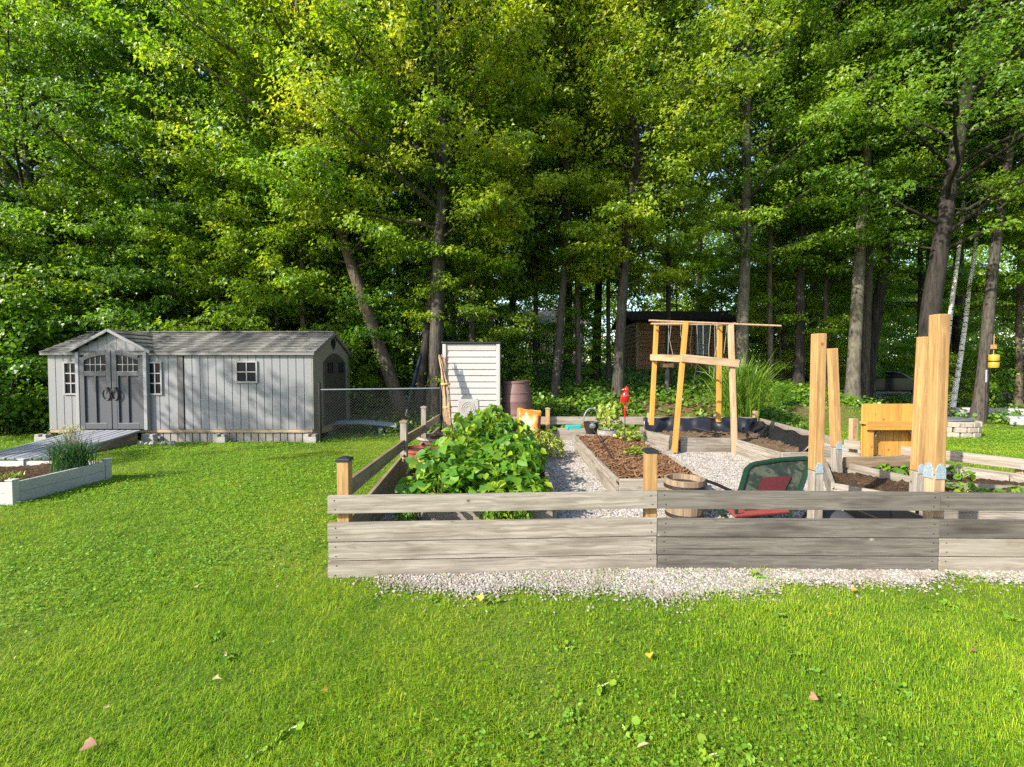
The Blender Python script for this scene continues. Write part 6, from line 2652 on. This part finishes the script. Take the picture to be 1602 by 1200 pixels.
# saplings and low crowns that close the wood edge left of the locker
for (px, Y, s) in ((150, 13.2, 1.0), (215, 12.9, .95), (365, 13.0, 1.0), (440, 13.3, 1.05), (505, 13.8, 1.05), (570, 14.8, 1.0), (600, 13.9, .62), (700, 15.0, .8), (60, 12.4, .9), (725, 17.5, 1.0),
                   (-40, 13, 1.1), (592, 13.9, .95), (722, 13.0, .85), (835, 15.2, .7), (1222, 16.6, .8), (1302, 17.4, .85), (648, 14.5, 1.0), (330, 15.5, 1.3), (180, 15.5, 1.3), (480, 16.5, 1.3)):
    x = gx(px, Y)
    plant_tree(V_SAP[int(rngF.integers(2))], "maple_sapling", K3, (x, Y, tz(x, Y)), rngF.uniform(0, 6.28), s, BK_GREY, [L_GRN, L_MIX, L_DRK][int(rngF.integers(3))], "young maples under the big trees")
for (px, Y, s) in ((1215, 20.5, .85), (1280, 22, .95), (915, 16.2, .5), (1600, 16.5, .75), (1190, 24.5, 1.0), (1480, 24, 1.0), (1375, 32.5, 1.25), (1415, 33.5, 1.3), (1340, 33.5, 1.2), (1130, 26, 1.1), (1330, 26, 1.0), (780, 23, .9), (1060, 25.5, 1.0)):
    x = gx(px, Y)
    plant_tree(V_SAP[int(rngF.integers(2))], "maple_sapling", K3, (x, Y, tz(x, Y)), rngF.uniform(0, 6.28), s, BK_GREY, [L_GRN, L_MIX, L_GRN][int(rngF.integers(3))], "young maples under the big trees")

SLIM = ((250, 12.8, .95, "slim leafy maple just behind the grey shed roof left of its middle", L_GRN), (405, 13.2, 1.0, "slim leafy maple behind the right half of the grey shed roof", L_YEL),
        (478, 12.9, .9, "slim yellow-green maple behind the right end of the grey shed", L_YEL), (738, 12.9, 1.02, "slim maple rising right behind the white locker lid", L_YEL),
        (838, 14.6, .95, "slim maple between the brown barrel and the curved slender trunk", L_MIX), (905, 15.0, 1.05, "thin straight maple left of the dark trunk by the cabin", L_YEL),
        (952, 16.6, .95, "slim maple left of the brown cabin wall", L_MIX), (1046, 14.9, 1.0, "slim yellow-green maple behind the timber frame", L_YEL),
        (1205, 15.8, 1.12, "slim maple between the stout pale trunk and the narrow dark trunk", L_GRN), (1292, 16.2, 1.15, "slim maple behind the post nearest the lounge chair", L_GRN),
        (1440, 17.0, 1.15, "slim maple behind the parked car between two dark trunks", L_GRN), (1595, 15.2, 1.1, "slim maple at the right rim behind the yellow feeder", L_GRN), (1655, 13.6, 1.1, "slim maple just past the right rim", L_GRN))
for i, (px, Y, s, lb, lf) in enumerate(SLIM):
    x = gx(px, Y)
    placed.append((x, Y))
    plant_tree(V_SLIM[i % 3], "maple_tree", lb, (x, Y, tz(x, Y)), i * 1.9, s, [BK_GREY, BK_DARK, BK_WARM][i % 3], lf)

# rows of similar trees further in
for (y0, y1, n, kind) in ((15.5, 20, 8, V_MID), (19, 26, 9, V_TALL), (27, 35, 5, V_TALL)):
    c = 0
    tries = 0
    while c < n and tries < 900:
        tries += 1
        Y = rngF.uniform(y0, y1)
        px = rngF.uniform(-60, 1660)
        x = gx(px, Y)
        if 4.6 < x < 11.5 and 19.0 < Y < 25:
            continue
        if (1335 < px < 1432 and Y < 28) or (965 < px < 1150 and Y < 25):
            continue
        if 760 < px < 930 and Y > 25:
            continue
        if 17 < x < 27 and 25.5 < Y < 31:
            continue
        if not free(x, Y, 1.7 if Y < 20 else 2.2):
            continue
        c += 1
        low = kind is V_MID
        plant_tree(kind[int(rngF.integers(3))], "maple_tree", K1 if low else K2, (x, Y, tz(x, Y)), rngF.uniform(0, 6.28), rngF.uniform(.85, 1.15) * (1.0 if Y < 26 else 1.15),
                   [BK_DARK, BK_GREY, BK_WARM][int(rngF.integers(3))], [L_GRN, L_GRN, L_MIX, L_DRK][int(rngF.integers(4))],
                   "slender trees of the shaded wood" if low else "tall trees at the back of the wood")

# hedge of bushes at the left of the shed
for i, (px, Y, s, lb) in enumerate(((8, 10.9, 1.0, "rounded bright green bush at the left rim beside the grey shed"), (58, 11.6, .92, "leafy green bush touching the left end of the grey shed"),
                                    (-45, 11.2, 1.15, "bushy shrub half cut off at the left rim of the lawn"), (40, 12.8, 1.35, "taller dark bush behind the rounded bushes left of the shed"))):
    x = gx(px, Y)
    plant_tree(V_BUSH[i % 2], "bush", lb, (x, Y, 0), i * 1.7, s, BK_GREY, [L_GRN, L_MIX, L_GRN, L_DRK][i], cat="bush")
for (px, Y, s, lb) in ((545, 12.6, .62, "low green bush behind the chain-link fence near the shed end"), (592, 13.4, .7, "yellowish bush between the shed and the leaning trunk"),
                       (1580, 15.8, .7, "leafy bush beside the leaning trunk at the right rim"),
                       (1500, 16.4, .62, "fresh green bush below the two birches"), (1225, 12.6, .2, "low dark green tuft bush right of the reed clump"),
                       (805, 13.8, .55, "leafy bush in the shade behind the brown barrel")):
    x = gx(px, Y)
    plant_tree(V_BUSH[int(rngF.integers(2))], "bush", lb, (x, Y, tz(x, Y)), rngF.uniform(0, 6), s, BK_GREY, L_GRN, cat="bush")

# a tree just left of the view whose boughs shade the shed and its roof
SPARSE = grow(333, H=11.5, base=.45, R_=3.0, r0=.13, nprim=22, ntwig=5, nleaf=70, leaf=.12, shape='kite', spread=(.20, .10), gap=.35)
plant_tree(SPARSE, "maple_tree", "tree on the lawn left of the view that shades the shed roof", (-14.3, 3.5, 0), 1.0, 1.0, BK_GREY, L_GRN)


def undergrowth():
    rng = np.random.default_rng(41)
    n = 6200
    x = rng.uniform(-14, 24, n)
    y = 10.9 + rng.random(n) ** 1.2 * 14
    den = np.sin(x * .9 + 1.2 * np.sin(y * .7)) + np.sin(y * 1.1 - x * .5) + rng.normal(0, .6, n)
    ok = (den > np.where((x > 0) & (x < 9), -1.1, -.3)) & (np.abs(x) < y * 1.2)
    ok &= ~((x > -10.3) & (x < -3.5) & (y < 12.4))
    ok &= ~((x > 7.2) & (y < 13.0)) & ~((x > 11) & (y < 16) & (den < 1.2))
    ok &= ~((x > 5.4) & (x < 11) & (y > 20.3) & (y < 24.6))
    x, y = x[ok], y[ok]
    c = len(x)
    per = 34
    hgt = rng.uniform(.10, .5, c)
    li = np.repeat(np.arange(c), per)
    m = len(li)
    r = rng.random(m) ** .5 * .42
    a = rng.uniform(0, 6.28, m)
    px, py = x[li] + r * np.cos(a), y[li] + r * np.sin(a)
    pz = terrain(px, py) + rng.random(m) ** .6 * hgt[li] * (1.05 - r * 1.2)
    D = np.stack([np.cos(a), np.sin(a), rng.normal(-.3, .4, m)], -1) + rng.normal(0, .4, (m, 3))
    Nn = np.array([-.1, -.25, 1.0]) + rng.normal(0, .4, (m, 3))
    v, f = leaf_geo(np.stack([px, py, pz], -1), Nn, D, rng.uniform(.05, .12, m), 'round')
    t = np.clip(rng.normal(.42, .22, m), 0, 1)
    me = np_mesh("undergrowth", v, [f], [np.repeat(t, 2)], [L_FLOOR])
    tag(nobj("undergrowth", me), "low leafy ground cover on the shaded slope under the trees", "undergrowth", kind='stuff')


undergrowth()


def far_wood():
    rng = np.random.default_rng(43)
    n = 2700
    px = rng.uniform(-200, 1800, n)
    y = rng.uniform(35, 45, n)
    x = (px - 801) / FPX * y
    z = rng.random(n) ** 1.15 * 16 + .3
    keep = ~((((px > 612) & (px < 655)) | ((px > 768) & (px < 792))) & (z > 6))
    x, y, z = x[keep], y[keep], z[keep]
    per = 150
    li = np.repeat(np.arange(len(x)), per)
    m = len(li)
    P = np.stack([x[li], y[li], z[li]], -1) + rng.normal(0, 1, (m, 3)) * np.array([1.05, 1.0, .5])
    P[:, 2] = np.maximum(P[:, 2], .05)
    D = rng.normal(0, 1, (m, 3)) + np.array([0, 0, -.5])
    Nn = np.array([-.2, -.4, 1.0]) + rng.normal(0, .5, (m, 3))
    v, f = leaf_geo(P, Nn, D, rng.uniform(.15, .30, m), 'kite')
    t = np.clip(.5 + rng.normal(0, .16, len(x))[li] + rng.normal(0, .14, m), 0, 1)
    me = np_mesh("far_woods", v, [f], [np.repeat(t, 2)], [L_YEL])  # lighter leaf colour stands in for sun that the nearer rows block
    tag(nobj("far_woods", me), "far leafy woodland closing the view between the trunks", "woods", kind='stuff')


far_wood()
